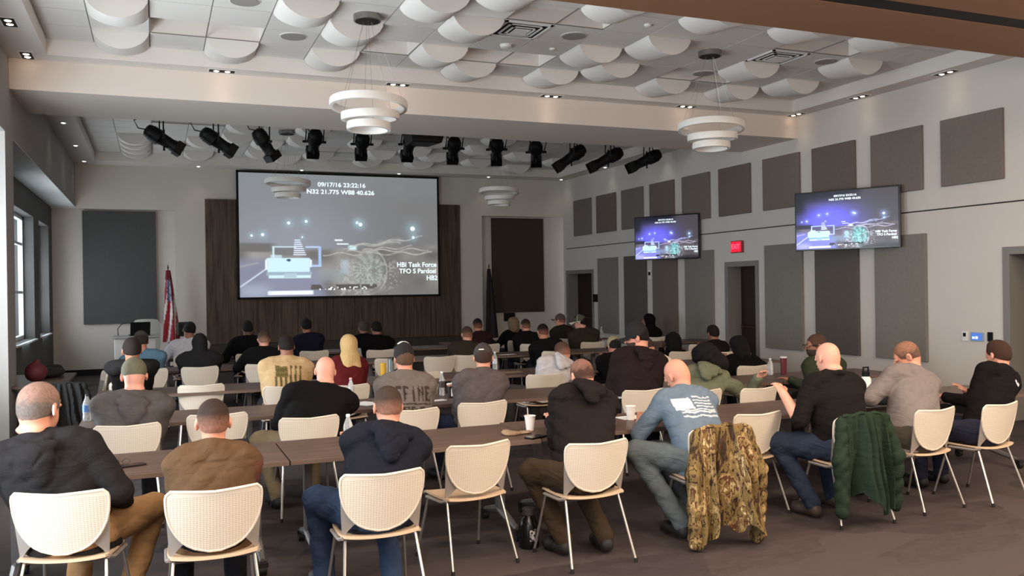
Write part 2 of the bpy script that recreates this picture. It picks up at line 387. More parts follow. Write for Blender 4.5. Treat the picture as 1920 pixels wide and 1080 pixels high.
# downlights in the soffits
m_em = mat('lamp_emit', (255, 236, 210), .5, emit=(255, 225, 190), estr=9)
m_em2 = mat('lamp_emit_cool', (240, 245, 240), .5, emit=(225, 240, 235), estr=5)
def downlight(x, y, label, heads, m, grp, rz=0, power=0, z=ZS):
    e_ = empty('recessed_downlight', (x, y, z), rz, label, 'ceiling light', grp)
    w = .09*heads
    if heads > 1:
        boxes('housing', m_white, [(-w, w, -.085, .085, -.006, 0)], e_); boxes('recess', m_dark, [(-w+.02, w-.02, -.065, .065, -.008, -.006)], e_)
    else:
        bm = bmesh.new(); lathe(bm, [(.07, -.006), (.07, 0)], 20); obj('housing', bm, m_white, e_)
    for k in range(heads):
        bm = bmesh.new(); lathe(bm, [(.02, -.016), (.034, -.010), (.036, -.007)], 16)
        o = obj('lamp', bm, m, e_, loc=((k-(heads-1)/2)*.14, 0, 0))
    if power:
        d = bpy.data.lights.new('downlight_spot', 'SPOT'); d.energy = power; d.spot_size = 1.6; d.spot_blend = .7; d.color = WARM; d.shadow_soft_size = .08
        l = bpy.data.objects.new('downlight_spot', d); COL.objects.link(l); l.parent = e_; l.location = (0, 0, -.06)
for k, px in enumerate((.85, 3.22, 5.61, 8.02)): downlight(px, 12.05, 'lit twin recessed downlight along the cross beam, %s from the left' % ORD[k], 2, m_em, 'twin downlights along the cross beam', 0, 2)
downlight(10.22, 12.03, 'lit twin recessed downlight in the corner of cross beam and right wall', 2, m_em, 'twin downlights along the right wall', PI/2, 2)
for k, y in enumerate((10.58, 8.96)): downlight(10.22, y, 'lit twin recessed downlight along the right wall, %s' % ('the middle one', 'the nearest to the tan beam')[k], 2, m_em, 'twin downlights along the right wall', PI/2, 2)
for k, y in enumerate((10.6, 12.0)): downlight(-1.4, y, 'lit twin recessed downlight by the left wall, %s' % ('the upper one, at the photo edge', 'the lower one, beside the cross beam')[k], 2, m_em, 'twin downlights along the left wall', PI/2, 1)
for k, x in enumerate((.96, 3.3, 5.7, 8.1)): downlight(x, 21.36, 'small lit downlight over the front wall, %s from the left' % ORD[k], 1, m_em2, 'small downlights over the front wall', 0, 3)
downlight(10.2, 21.36, 'small lit downlight in the far right ceiling corner', 1, m_em2, 'small downlights along the right wall', 0, 2)
for k, y in enumerate((18.87, 16.4)): downlight(10.2, y, 'small lit downlight over the right wall, %s' % ('behind the second-last stage light', 'beside the right pendant lamp')[k], 1, m_em2, 'small downlights along the right wall', 0, 2)
for k, y in enumerate((16.54, 19.0, 21.2)): downlight(-1.4, y, 'small lit downlight over the window bay, %s from the cross beam' % ORD[k], 1, m_em2, 'small downlights over the window bay', 0, 2)
# near-room lamps (behind the camera)
for x in (0.6, 3.4, 6.2, 8.8):
    for y in (-3.2, 0.4, 3.6): boxes('ceiling_light_panel', m_white, [(x-.64, x+.64, y-.34, y+.34, 4.69, 4.749)], None, 'flush light panel in the near ceiling behind the viewer', 'ceiling light', 'near ceiling light panels')

# --- acoustic panels on the right wall
def fabric(nm, rgb): return mat(nm, rgb, .95, noise=.05, nscale=30, bump=.25, bscale=320, spec=.1)
m_p = [fabric('panel_taupe', (124, 114, 107)), fabric('panel_grey', (132, 127, 120)), fabric('panel_dark', (98, 92, 88)), fabric('panel_brown', (116, 104, 98))]
def panel(loc, w, h, th, m, label, grp, axis='x', cat='acoustic panel'):
    o = boxes('acoustic_panel', m, [(-th, 0, 0, w, 0, h)] if axis == 'x' else [(0, w, -th, 0, 0, h)], None, label, cat, grp, .008)
    o.location = loc; return o
cols = [8.21, 9.52, 10.84, 12.14, 13.5, 14.80, 16.11, 17.4, 18.69, 19.98]
for k, y in enumerate(cols):
    panel((XR-.001, y, 3.19), .98, .94, .05, m_p[[0, 0, 3, 0, 3, 0, 3, 0, 3, 0][k]], 'square taupe acoustic panel high on the right wall, %s from the camera end' % ORD[k], 'square upper acoustic panels')
lows = [(9.48, .97, 1, 'right of the larger television, nearest the wall controls'), (10.8, .98, 2, 'dark, below the larger television'), (12.1, 1.0, 1, 'between the exit door and the larger television'),
        (14.71, 1.0, 1, 'grey-green, just left of the exit door'), (16.03, .98, 3, 'brownish, below the smaller television'), (17.3, 1.0, 2, 'dark grey, left of the smaller television'), (18.64, 1.0, 1, 'next to the far corner door')]
for y, w, mi, s in lows: panel((XR-.001, y, .68), w, 1.87, .05, m_p[mi], 'tall acoustic panel on the right wall, '+s, 'tall lower acoustic panels')
m_pl = fabric('panel_charcoal', (84, 84, 84)); m_pr = fabric('panel_umber', (72, 62, 56))
panel((-1.50, YF+.218, 1.16), 1.53, 2.56, .09, m_pl, 'large charcoal fabric panel on the front wall left of the screen', None, 'y')
panel((8.36, YF+.218, 1.18), 1.50, 2.54, .09, m_pr, 'large dark brown fabric panel on the front wall right of the screen', None, 'y')

# exit sign
e_ = empty('exit_sign', (XR-.001, 13.92, 2.57), 0, 'glowing red exit sign above the right wall door', 'exit sign')
boxes('sign_housing', mat('exit_housing', (150, 60, 62), .5), [(-.06, 0, -.17, .17, -.115, .115)], e_, bevel=.01)
boxes('sign_face', mat('exit_face', (220, 20, 40), .5, emit=(255, 14, 46), estr=1.6), [(-.066, -.061, -.15, .15, -.095, .095)], e_)
text('EXIT', .13, mat('exit_letters', (255, 120, 140), .5, emit=(255, 60, 90), estr=1.7), Matrix.Translation((-.067, 0, 0)) @ Matrix.Rotation(-PI/2, 4, 'Z') @ Matrix.Rotation(PI/2, 4, 'X'), e_)
# wall controls by the near door
boxes('light_switch', m_white, [(-.012, 0, -.045, .045, -.06, .07)], None, 'small white wall switch plate with dark thermostat dial', 'wall switch').location = (XR-.001, 8.86, 1.08)
o = bpy.data.objects['light_switch']; boxes('dial', m_black, [(-.02, -.012, -.02, .02, .0, .05)], o)
e_ = empty('touch_panel', (XR-.001, 8.66, 1.085), 0, 'wall touch control panel with a lit blue screen', 'control panel')
boxes('bezel', mat('bezel_blue_grey', (150, 160, 180), .4), [(-.02, 0, -.1, .1, -.06, .06)], e_, bevel=.004)
boxes('touch_screen', mat('touch_blue', (60, 100, 170), .3, emit=(70, 110, 190), estr=.9), [(-.023, -.0205, -.085, .085, -.048, .048)], e_)
boxes('screen_icon', mat('touch_icon', (220, 230, 250), .3, emit=(200, 220, 250), estr=.9), [(-.0245, -.0235, -.02, .02, -.03, .005), (-.0245, -.0235, .03, .07, -.03, .0)], e_)
boxes('card_reader', m_black, [(-.02, 0, -.035, .035, -.06, .065)], None, 'black wall card reader beside the near door', 'card reader').location = (XR-.001, 8.46, 1.09)
boxes('wall_phone_box', m_black, [(-.03, 0, -.12, .12, -.1, .1)], None, 'small black box on the wall beside the far corner door', 'wall box').location = (XR-.001, 19.82, 1.55)
o = boxes('fire_alarm', m_white, [(-.03, 0, -.06, .06, -.1, .1)], None, 'small fire alarm strobe on the wall below the smaller television', 'fire alarm'); o.location = (XR-.001, 17.15, 2.10)
boxes('strobe', m_black, [(-.045, -.03, -.035, .035, -.02, .06)], o)
boxes('wall_outlet', mat('outlet_grey', (120, 118, 116), .5), [(-.04, .04, -.01, 0, -.06, .06)], None, 'grey wall outlet low on the left front wall', 'outlet').location = (-.72, YF+.218, .42)

# --- wood feature wall behind the screen
def wood(nm, c1, c2, scale=(6, 1, .35), rough=.55, vec=None, lo=.3, hi=.75):
    m = bpy.data.materials.new(nm); m.use_nodes = True; nt = m.node_tree; N = nt.nodes; L = nt.links
    b = N['Principled BSDF']; b.inputs['Roughness'].default_value = rough; b.inputs['Specular IOR Level'].default_value = .35
    tc = N.new('ShaderNodeTexCoord'); mp = N.new('ShaderNodeMapping'); mp.inputs['Scale'].default_value = scale
    L.new(tc.outputs['Object'], mp.inputs[0])
    n = N.new('ShaderNodeTexNoise'); n.inputs['Scale'].default_value = 3.2; n.inputs['Detail'].default_value = 8; n.inputs['Distortion'].default_value = .4
    L.new(mp.outputs[0], n.inputs['Vector']); cr = N.new('ShaderNodeValToRGB')
    cr.color_ramp.elements[0].position = lo; cr.color_ramp.elements[1].position = hi
    cr.color_ramp.elements[0].color = srgb(*c1); cr.color_ramp.elements[1].color = srgb(*c2)
    L.new(n.outputs['Fac'], cr.inputs[0]); L.new(cr.outputs[0], b.inputs['Base Color'])
    return m
m_wood = wood('dark_walnut_panel', (54, 45, 39), (102, 84, 70))
bl = []
for k in range(9):
    a = 1.10+k*(7.4-1.10)/9; bl.append((a+.004, a+(7.4-1.10)/9-.004, YF-.045, YF-.001, .03, 4.03))
boxes('wood_wall_panel', m_wood, bl, None, 'dark walnut wood feature panel behind the projection screen', 'wall panelling', None, .004)
boxes('platform_ledge', mat('ledge_dark', (52, 46, 42), .6), [(1.1, 7.4, YF-.5, YF-.046, .0, .62)], None, 'long low dark ledge along the foot of the wood panel', 'ledge')
# ================================================================== pictures on the screens
def smooth(a, b, x): t = np.clip((x-a)/(b-a), 0, 1); return t*t*(3-2*t)
def vnoise(u, v, s, seed):
    rng = np.random.RandomState(seed); g = rng.rand(64, 64)
    x = u*s; y = v*s; i = np.floor(x).astype(int); j = np.floor(y).astype(int); fx = x-i; fy = y-j
    fx = fx*fx*(3-2*fx); fy = fy*fy*(3-2*fy)
    G = lambda a, b: g[a % 64, b % 64]
    return (G(i, j)*(1-fx)+G(i+1, j)*fx)*(1-fy)+(G(i, j+1)*(1-fx)+G(i+1, j+1)*fx)*fy
def paint(u, v, tv):
    """dash-cam night picture, u to the right, v down, values 0..255"""
    def C(r, g, b): return np.array([r, g, b], float)
    img = np.zeros(u.shape+(3,))
    def put(mask, col):
        m = np.clip(mask, 0, 1)[..., None]; img[...] = img*(1-m)+np.asarray(col)*m
    rect = lambda a, b, c, d, s=.004: smooth(a-s, a+s, u)*(1-smooth(b-s, b+s, u))*smooth(c-s, c+s, v)*(1-smooth(d-s, d+s, v))
    n1 = vnoise(u*1.6, v, 9, 1); n2 = vnoise(u*1.6, v, 34, 2); n3 = vnoise(u*1.6, v, 70, 3)
    if tv:
        img[...] = C(62, 58, 62); put(1-smooth(.0, .5, u+v*.0+.15), C(14, 10, 30))
        glow = np.exp(-(((u-.33)/.30)**2+((v-.50)/.30)**2)); put(glow*1.25, C(96, 92, 235))
        put((1-smooth(.0, .25, v))*(1-smooth(.55, .7, u)), C(12, 8, 30)); put((1-smooth(0, .14, u))*(1-smooth(.25, .45, v)), C(8, 6, 22))
    else:
        img[...] = C(122, 124, 128); put(smooth(.25, .9, u)*.6, C(104, 103, 102)); put(np.exp(-(((u-.25)/.3)**2+((v-.55)/.28)**2))*.55, C(146, 150, 166))
        put((1-smooth(0, .25, v))*.3, C(120, 130, 132))
    # ground right
    gr = smooth(.60, .64, v+.06*(u-.3)*(u > .35))
    base = C(86, 78, 84) if tv else C(120, 116, 112)
    put(gr*.8, base[None, None, :]*(.72+.6*n1[..., None]))
    # tree line left
    put((1-smooth(.13, .19, u))*rect(-1, 1, .565, .635, .012)*.85, C(14, 10, 26) if tv else C(98, 96, 92))
    # road
    rd = smooth(.66, .74, v)*(1-smooth(.34, .42, u-(v-.8)*.2))
    put(rd*.85, C(120, 124, 215) if tv else C(128, 132, 156))
    put(smooth(.68, .72, v)*(1-smooth(.0, .012, np.abs(u-(.11-(v-.79)*.85)))) * (v < .92), C(225, 230, 255) if tv else C(196, 208, 220))
    put((1-smooth(.0, .012, np.abs(v-(.755-.35*u))))*(u < .09)*.7, C(215, 195, 225) if tv else C(170, 158, 156))
    wh = C(205, 240, 250) if tv else C(196, 224, 230)
    # pickup truck: rear
    put(rect(.13, .335, .685, .80), C(178, 232, 240) if tv else C(196, 226, 234))
    put(rect(.125, .338, .69, .70), wh); put(rect(.125, .345, .80, .825), C(120, 160, 190) if tv else C(150, 170, 182))
    put(rect(.135, .34, .825, .85), wh); put(rect(.21, .27, .81, .845), C(150, 180, 205) if tv else C(170, 190, 200))
    put(rect(.12, .13, .70, .78), C(230, 235, 250)); put(rect(.335, .345, .70, .76), C(230, 235, 250))
    put((((u-.233)/.011)**2+((v-.703)/.010)**2 < 1)*1., C(70, 90, 120))
    put(rect(.155, .165, .59, .68), wh); put(rect(.155, .27, .59, .602), wh*.95); put(rect(.165, .26, .60, .665)*.6, C(60, 60, 92) if tv else C(102, 104, 106))
    put(rect(.145, .20, .66, .69)*.7, wh)
    for k in range(8): put(rect(.262-.001*k, .29+.004*k, .535+k*.017, .543+k*.017, .003), C(215, 230, 250))
    put(rect(.315, .385, .588, .602), C(175, 195, 230)); put(rect(.378, .392, .59, .75), C(160, 185, 228)); put(rect(.345, .392, .742, .758), C(170, 195, 230))
    # mirror / clutter
    put(rect(.46, .50, .53, .545)*.9, C(225, 235, 240)); put(rect(.47, .53, .563, .575), C(215, 225, 232)); put(rect(.53, .57, .58, .62, .01), wh)
    # streaks of the motorway bridge
    for k, (a, b, y0, sl) in enumerate(((.50, .80, .60, -.16), (.52, .95, .635, -.06), (.40, .97, .655, -.02), (.56, .92, .585, -.22), (.6, .86, .62, -.12))):
        yy = y0+sl*(u-a)+.012*np.sin(u*40+k*2)
        put((1-smooth(.0, .010, np.abs(v-yy)))*(u > a)*(u < b)*(.45+.55*n2), C(210, 205, 235) if tv else C(178, 176, 170))
    for k in range(3): put(np.exp(-(((u-(.70+.045*k))/.02)**2+((v-(.56-.012*k))/.02)**2))*.5, C(150, 170, 235) if tv else C(172, 172, 168))
    # big spinning wheel with reflections
    r = np.sqrt(((u-.63)/.085)**2+((v-.80)/.17)**2); a = np.arctan2(v-.80, u-.63)
    put((1-smooth(.7, 1.2, r))*(.25+.6*n2), (C(120, 232, 222) if tv else C(158, 168, 166)))
    put((1-smooth(.9, 1.0, r))*smooth(.15, .3, r)*(np.sin(a*17+r*6) > .4)*.5, C(50, 90, 110) if tv else C(112, 112, 106))
    put((np.abs(r-1.12) < .05)*(u > .6)*.6, C(190, 200, 220) if tv else C(168, 168, 160))
    put(rect(.49, .53, .70, .82, .015)*.8, C(160, 215, 235) if tv else C(166, 180, 190)); put(rect(.36, .53, .78, .88, .03)*.5, C(130, 170, 205) if tv else C(140, 152, 158))
    put(smooth(.66, .75, v)*smooth(.45, .5, u)*(1-smooth(.75, .82, u))*(n3 > .62)*.5, C(215, 225, 235) if tv else C(176, 178, 174))
    # bonnet edge
    put(rect(.13, .35, .952, .985, .006), C(235, 240, 255)); put(rect(.0, .14, .90, 1.0, .05)*.6, C(190, 190, 245) if tv else C(165, 178, 196))
    put(rect(.33, .68, .905, .945, .006)*(n2 > .35), C(20, 16, 40) if tv else C(84, 78, 78)); put(rect(.35, .62, .925, .95, .004)*(n3 > .6), C(245, 245, 250))
    put(smooth(.9, .99, v)*smooth(.6, .7, u)*.8, C(24, 20, 26) if tv else C(110, 108, 106))
    # lamps
    for x, y, s in ((.235, .40, .010), (.32, .385, .009), (.058, .505, .007), (.11, .497, .010), (.575, .39, .010), (.592, .405, .012), (.865, .435, .016), (.868, .51, .009), (.30, .515, .005)):
        d = np.sqrt((u-x)**2+((v-y)*.62)**2); put(np.exp(-(d/(s*2.4))**2)*.5, C(150, 190, 255) if tv else C(150, 190, 205)); put(1-smooth(s*.5, s, d), C(240, 250, 255))
    return np.clip(img, 0, 255)
def picture(name, w, h, nu, nv, tv, m, parent, M):
    u, v = np.meshgrid((np.arange(nu)+.5)/nu, (np.arange(nv)+.5)/nv, indexing='ij')
    img = paint(u, v, tv)/255.0; lin = np.where(img <= .04045, img/12.92, ((img+.055)/1.055)**2.4)
    xs = np.linspace(-w/2, w/2, nu+1); zs = np.linspace(h/2, -h/2, nv+1)
    X, Z = np.meshgrid(xs, zs, indexing='ij'); co = np.stack([X, np.zeros_like(X), Z], -1).reshape(-1, 3)
    I = np.arange((nu+1)*(nv+1)).reshape(nu+1, nv+1)
    q = np.stack([I[:-1, 1:], I[1:, 1:], I[1:, :-1], I[:-1, :-1]], -1).reshape(-1, 4)
    me = bpy.data.meshes.new(name); me.vertices.add(len(co)); me.vertices.foreach_set('co', co.ravel())
    me.loops.add(q.size); me.loops.foreach_set('vertex_index', q.ravel().astype(np.int32)); me.polygons.add(len(q))
    me.polygons.foreach_set('loop_start', np.arange(0, q.size, 4, dtype=np.int32)); me.update(); me.validate()
    ca = me.color_attributes.new('Col', 'FLOAT_COLOR', 'CORNER')
    c4 = np.concatenate([lin.reshape(-1, 3), np.ones((len(q), 1))], 1); ca.data.foreach_set('color', np.repeat(c4, 4, 0).astype(np.float32).ravel())
    me.materials.append(m); o = bpy.data.objects.new(name, me); COL.objects.link(o); o.parent = parent; o.matrix_local = M
    return o
m_pic = mat('projected_picture', (40, 40, 40), .8, emit=(255, 255, 255), estr=1.15, attr='Col', spec=.1)
m_pic.node_tree.links.remove([l for l in m_pic.node_tree.links if l.to_socket.name == 'Base Color'][0])
m_pic.node_tree.nodes['Principled BSDF'].inputs['Base Color'].default_value = srgb(70, 70, 70)
m_tv = mat('television_picture', (10, 10, 10), .3, emit=(255, 255, 255), estr=1.45, attr='Col')
m_tv.node_tree.links.remove([l for l in m_tv.node_tree.links if l.to_socket.name == 'Base Color'][0])
m_tv.node_tree.nodes['Principled BSDF'].inputs['Base Color'].default_value = srgb(8, 8, 8)
m_txt = mat('screen_text', (240, 250, 250), .6, emit=(225, 245, 250), estr=1.0)
# projection screen on the front wall: x 1.79..6.8, z 1.66..4.72
sx0, sx1, sz0, sz1 = 1.80, 6.79, 1.66, 4.72
e_ = empty('projection_screen', ((sx0+sx1)/2, YF-.16, (sz0+sz1)/2), 0, 'large black-framed projection screen showing a night road picture', 'projection screen')
W_, H_ = sx1-sx0, sz1-sz0
boxes('screen_frame', m_black, [(-W_/2, W_/2, -.02, .03, H_/2-.05, H_/2), (-W_/2, W_/2, -.02, .03, -H_/2, -H_/2+.05), (-W_/2, -W_/2+.05, -.02, .03, -H_/2, H_/2), (W_/2-.05, W_/2, -.02, .03, -H_/2, H_/2), (-W_/2, W_/2, .0, .03, -H_/2, H_/2)], e_)
boxes('screen_mount', m_black, [(-.6, -.5, .03, .115, -1.2, 1.2), (.5, .6, .03, .115, -1.2, 1.2)], e_)
picture('screen_picture', W_-.1, H_-.1, 360, 224, False, m_pic, e_, Matrix.Translation((0, -.006, 0)))
RX = Matrix.Rotation(PI/2, 4, 'X')
def scr_text(par, W, H, y, m, s=1.0):
    def at(u, v): return Matrix.Translation((-W/2+u*W, y, H/2-v*H)) @ RX
    k = H/2.96
    text('09/17/16 23:22:16', .145*k, m, at(.500, .080), par, sx=1.12*s); text('N32 21.775 W88 40.626', .145*k, m, at(.495, .140), par, sx=1.14*s)
    text('HBI Task Force', .165*k, m, at(.885, .745), par, sx=1.0*s); text('TFO S Pardosi', .165*k, m, at(.890, .80), par, sx=1.0*s); text('HB2', .165*k, m, at(.966, .86), par, sx=1.0*s)
scr_text(e_, W_-.1, H_-.1, -.009, m_txt)

# televisions on swing arms
m_bez = mat('television_bezel', (8, 8, 9), .25)
def television(c, ang, w, h, label, tilt=0.0):
    e_ = empty('television', (c[0], c[1], c[2]), ang, label, 'television', 'wall televisions')
    boxes('bezel', m_bez, [(-w/2, w/2, 0, .05, -h/2, h/2)], e_, bevel=.006)
    picture('television_picture', w-.05, h-.05, 220, 124, True, m_tv, e_, Matrix.Translation((0, -.004, 0)))
    scr_text(e_, w-.05, h-.05, -.008, m_txt)
    bm = bmesh.new(); box(bm, -.25, .25, .05, .08, -.2, .2)
    obj('mount_plate', bm, m_black, e_)
    # arm reaching back to the right wall
    R = Matrix.Rotation(-ang, 4, 'Z'); wall = R @ Vector((XR-c[0]-.01, 0, 0)); far = R @ Vector((XR-c[0]-.01, 0.18, 0))
    bm = bmesh.new(); tube(bm, [(0, .08, .06), (0.02, .2, .06), wall+Vector((0, 0, .06))], .022); tube(bm, [(0, .08, -.06), (0.02, .2, -.06), wall+Vector((0, 0, -.06))], .022)
    obj('wall_arm', bm, m_black, e_)
# angle: screen normal faces the room (-X,-Y)
a1 = math.atan2(9.83-11.29, 10.25-9.54)      # direction from far-left edge to near-right edge
television(((9.54+10.25)/2, (11.29+9.83)/2, 2.83), a1, 1.63, .93, 'larger wall television, nearer one, tilted out from the right wall')
a2 = math.atan2(15.09-16.40, 10.30-9.56)
television(((9.56+10.30)/2, (15.09+16.40)/2, 2.855), a2, 1.52, .93, 'smaller-looking wall television farther along the right wall')

# ================================================================== pendant ring lamps
m_ring = mat('ring_acrylic', (232, 228, 222), .35, spec=.5)
m_alu = mat('brushed_aluminium', (150, 146, 142), .35, .8)
def ring(bm, r, h, w, n=56):
    prof = [(r-w, 0), (r, 0), (r+.006, h*.5), (r, h), (r-w, h), (r-w-.003, h*.5)]
    R = []
    for k in range(n):
        a = 2*PI*k/n; R.append([bm.verts.new((p*math.cos(a), p*math.sin(a), z)) for p, z in prof])
    for k in range(n):
        for j in range(len(prof)):
            bm.faces.new((R[k][j], R[(k+1) % n][j], R[(k+1) % n][(j+1) % 6], R[k][(j+1) % 6]))
def pendant(x, y, label, zt=3.87):
    e_ = empty('ring_pendant_lamp', (x, y, ZC), 0, label, 'pendant lamp', 'tiered ring pendant lamps')
    bm = bmesh.new(); lathe(bm, [(.15, -.07), (.155, -.065), (.155, 0)], 32); obj('canopy', bm, m_alu, e_, True)
    bm = bmesh.new(); lathe(bm, [(.135, -.073), (.135, -.0705)], 32); obj('canopy_opening', bm, m_dark, e_)
    z0 = zt-ZC
    for k, (r, h, dz, off) in enumerate(((.435, .085, 0, 0), (.325, .085, -.13, .02), (.245, .085, -.25, .0))):
        bm = bmesh.new(); ring(bm, r, h, .035)
        o = obj('ring', bm, m_ring, e_, True); o.location = (off, 0, z0+dz); o.rotation_euler = (math.radians((-3, 2, -1)[k]), math.radians((2.5, -2, 1)[k]), 0)
    bm = bmesh.new()
    for k, r in enumerate((.42, .42, .42, .31, .31, .23)):
        a = k*2.2; tube(bm, [(.05*math.cos(a), .05*math.sin(a), -.07), (r*math.cos(a), r*math.sin(a), z0+.08-(.0, .13, .25)[(r < .4)+(r < .3)])], .0016, 4)
    obj('suspension_wires', bm, m_alu, e_)
pendant(2.26, 9.75, 'tiered white ring pendant lamp hanging in front of the cross beam, left of centre', 3.90)
pendant(6.87, 9.75, 'tiered white ring pendant lamp hanging near the upper right panels', 3.90)
pendant(2.40, 17.3, 'tiered white ring pendant lamp seen against the projection screen', 3.90)
for x_, y_, s_ in ((1.2, 2.2, 'left one over the camera side'), (6.4, 2.2, 'right one over the camera side'), (1.2, -2.4, 'left one at the back wall'), (6.4, -2.4, 'right one at the back wall')): pendant(x_, y_, 'ring pendant lamp of the near half of the room, '+s_)  # unseen pendants added as bodies for the fill lights
pendant(6.95, 17.7, 'tiered white ring pendant lamp right of the projection screen', 3.90)

# ================================================================== stage lights
PY_ = 15.0; PZ = 4.72
bm = bmesh.new(); tube(bm, [(-.3, PY_, PZ), (9.6, PY_, PZ)], .025, 12)
for x in (.0, 1.9, 3.8, 5.7, 7.6, 9.4): tube(bm, [(x, PY_, PZ), (x, PY_, ZC-.002)], .008, 6)
tag(obj('lighting_pipe', bm, m_black, None, True), 'long black pipe that carries the row of stage lights', 'lighting pipe')
def stage_light(x, top, bot, label, ydir):
    """top/bot = image pixels of the back end and of the lens end"""
    # centre of the fixture below the pipe at the pipe's distance
    p0 = Vector((x_at(top[0], PY_), PY_, 0)); p0.z = z_at(top[0], top[1], p0.x, PY_)
    y1 = PY_+ydir; p1 = Vector((x_at(bot[0], y1), y1, 0)); p1.z = z_at(bot[0], bot[1], p1.x, y1)
    d = (p1-p0); L = d.length; d.normalize(); mid = p0+d*L*.42
    e_ = empty('stage_light', (mid.x, PY_, PZ), 0, label, 'stage light', 'row of black stage lights')
    o_ = Vector((mid.x, PY_, PZ))
    R = d.to_track_quat('Z', 'X').to_matrix().to_4x4(); M = Matrix.Translation(p0-o_) @ R
    bm = bmesh.new(); s = L
    lathe(bm, [(.05, -.02), (.095, 0), (.115, .06*s/.75), (.12, .20*s/.75), (.125, .26*s/.75), (.10, .30*s/.75), (.09, .52*s/.75), (.098, .55*s/.75), (.10, .66*s/.75)], 16, M)
    for k in range(5): lathe(bm, [(.128, .08+k*.03), (.128, .09+k*.03)], 16, M)
    obj('barrel', bm, m_black, e_, True)
    bm = bmesh.new(); h = .105
    for a, b, c, dd in ((-h, h, -h, -h+.015), (-h, h, h-.015, h), (-h, -h+.015, -h, h), (h-.015, h, -h, h)): box(bm, a, b, c, dd, s-.12, s, M)
    obj('colour_frame', bm, m_black, e_)
    bm = bmesh.new(); lathe(bm, [(.085, s-.06), (.085, s-.05)], 16, M); obj('lens', bm, mat('lens_glass', (30, 32, 36), .1), e_)
    side = d.cross(Vector((0, 0, 1))).normalized() if abs(d.z) < .98 else Vector((1, 0, 0))
    if side.x < 0: side = -side
    c = mid-o_; bm = bmesh.new(); top_ = Vector((0, 0, -.10))
    tube(bm, [c-side*.15, Vector((-side*.15)+Vector((c.x, c.y, 0))*.4+top_), side*.15+Vector((c.x, c.y, 0))*.4+top_, c+side*.15], .012, 6)
    tube(bm, [top_+Vector((c.x, c.y, 0))*.4, (0, 0, -.03)], .018, 8)
    box(bm, -.035, .035, -.04, .04, -.06, .04)
    obj('yoke', bm, m_black, e_)
    g_ = p0-o_+d*.3
    for a_, b_, r_ in ((c+side*.12, c+side*.2, .022), (c-side*.12, c-side*.2, .022), (g_+Vector((0, 0, .09)), g_+Vector((0, 0, .17)), .016), (g_-Vector((0, 0, .09)), g_-Vector((0, 0, .17)), .016)):
        bm = bmesh.new(); tube(bm, [a_, b_], r_, 8); obj('knob', bm, m_black, e_)
    bm = bmesh.new(); q = p0-o_
    tube(bm, [q, q+Vector((-.12, 0, .02)), q+Vector((-.18, .0, .14)), Vector((-.16, 0, -.03)), Vector((.1, 0, .0)), Vector((.28, .0, -.06)), Vector((.42, 0, .0))], .010, 6)
    obj('power_cable', bm, m_black, e_, True)
SL = [((279, 243), (345, 283), 'leftmost, barrel aimed down to the right', .1), ((384, 247), (443, 287), 'second from the left, barrel aimed down to the right', .1),
      ((486, 245), (518, 299), 'third from the left, aimed steeply down', .15), ((597, 248), (589, 290), 'fourth from the left, left of the ring lamp', .45),
      ((685, 253), (680, 294), 'fifth from the left, half behind the ring lamp', .45), ((776, 252), (765, 297), 'sixth from the left, beside the black projector', .45),
      ((857, 262), (851, 301), 'seventh from the left, aimed at the stage', .45), ((936, 263), (934, 304), 'eighth from the left, with a looping cable', .45),
      ((1009, 270), (1009, 306), 'ninth from the left, short and rounded', .5), ((1098, 278), (1045, 316), 'tenth from the left, barrel aimed down to the left', .1),
      ((1168, 284), (1108, 316), 'eleventh from the left, barrel aimed down to the left', .1), ((1240, 288), (1181, 317), 'rightmost, barrel aimed down to the left', .1)]
for t, b, s, yd in SL: stage_light(0, t, b, 'black stage spotlight, '+s, yd)
px_ = x_at(797, 14.7)
e_ = empty('ceiling_projector', (px_, 14.7, 4.50), 0, 'black projector hanging from the ceiling among the stage lights', 'projector')
bm = bmesh.new(); A = [(-.34, -.3), (.34, -.3), (.22, .3), (-.30, .3)]
lo = [bm.verts.new((x*.80, y*.86, -.13)) for x, y in A]; hi = [bm.verts.new((x, y, .12)) for x, y in A]
bm.faces.new(lo[::-1]); bm.faces.new(hi)
for k in range(4): bm.faces.new((lo[k], lo[(k+1) % 4], hi[(k+1) % 4], hi[k]))
obj('projector_body', bm, m_black, e_, bevel=.02)
bm = bmesh.new(); tube(bm, [(0, 0, .12), (0, 0, .45)], .03); obj('mount_pole', bm, m_black, e_)
bm = bmesh.new(); lathe(bm, [(.06, .0), (.055, .06)], 16, Matrix.Translation((0, .3, -.02)) @ Matrix.Rotation(-PI/2, 4, 'X')); obj('lens', bm, m_black, e_)
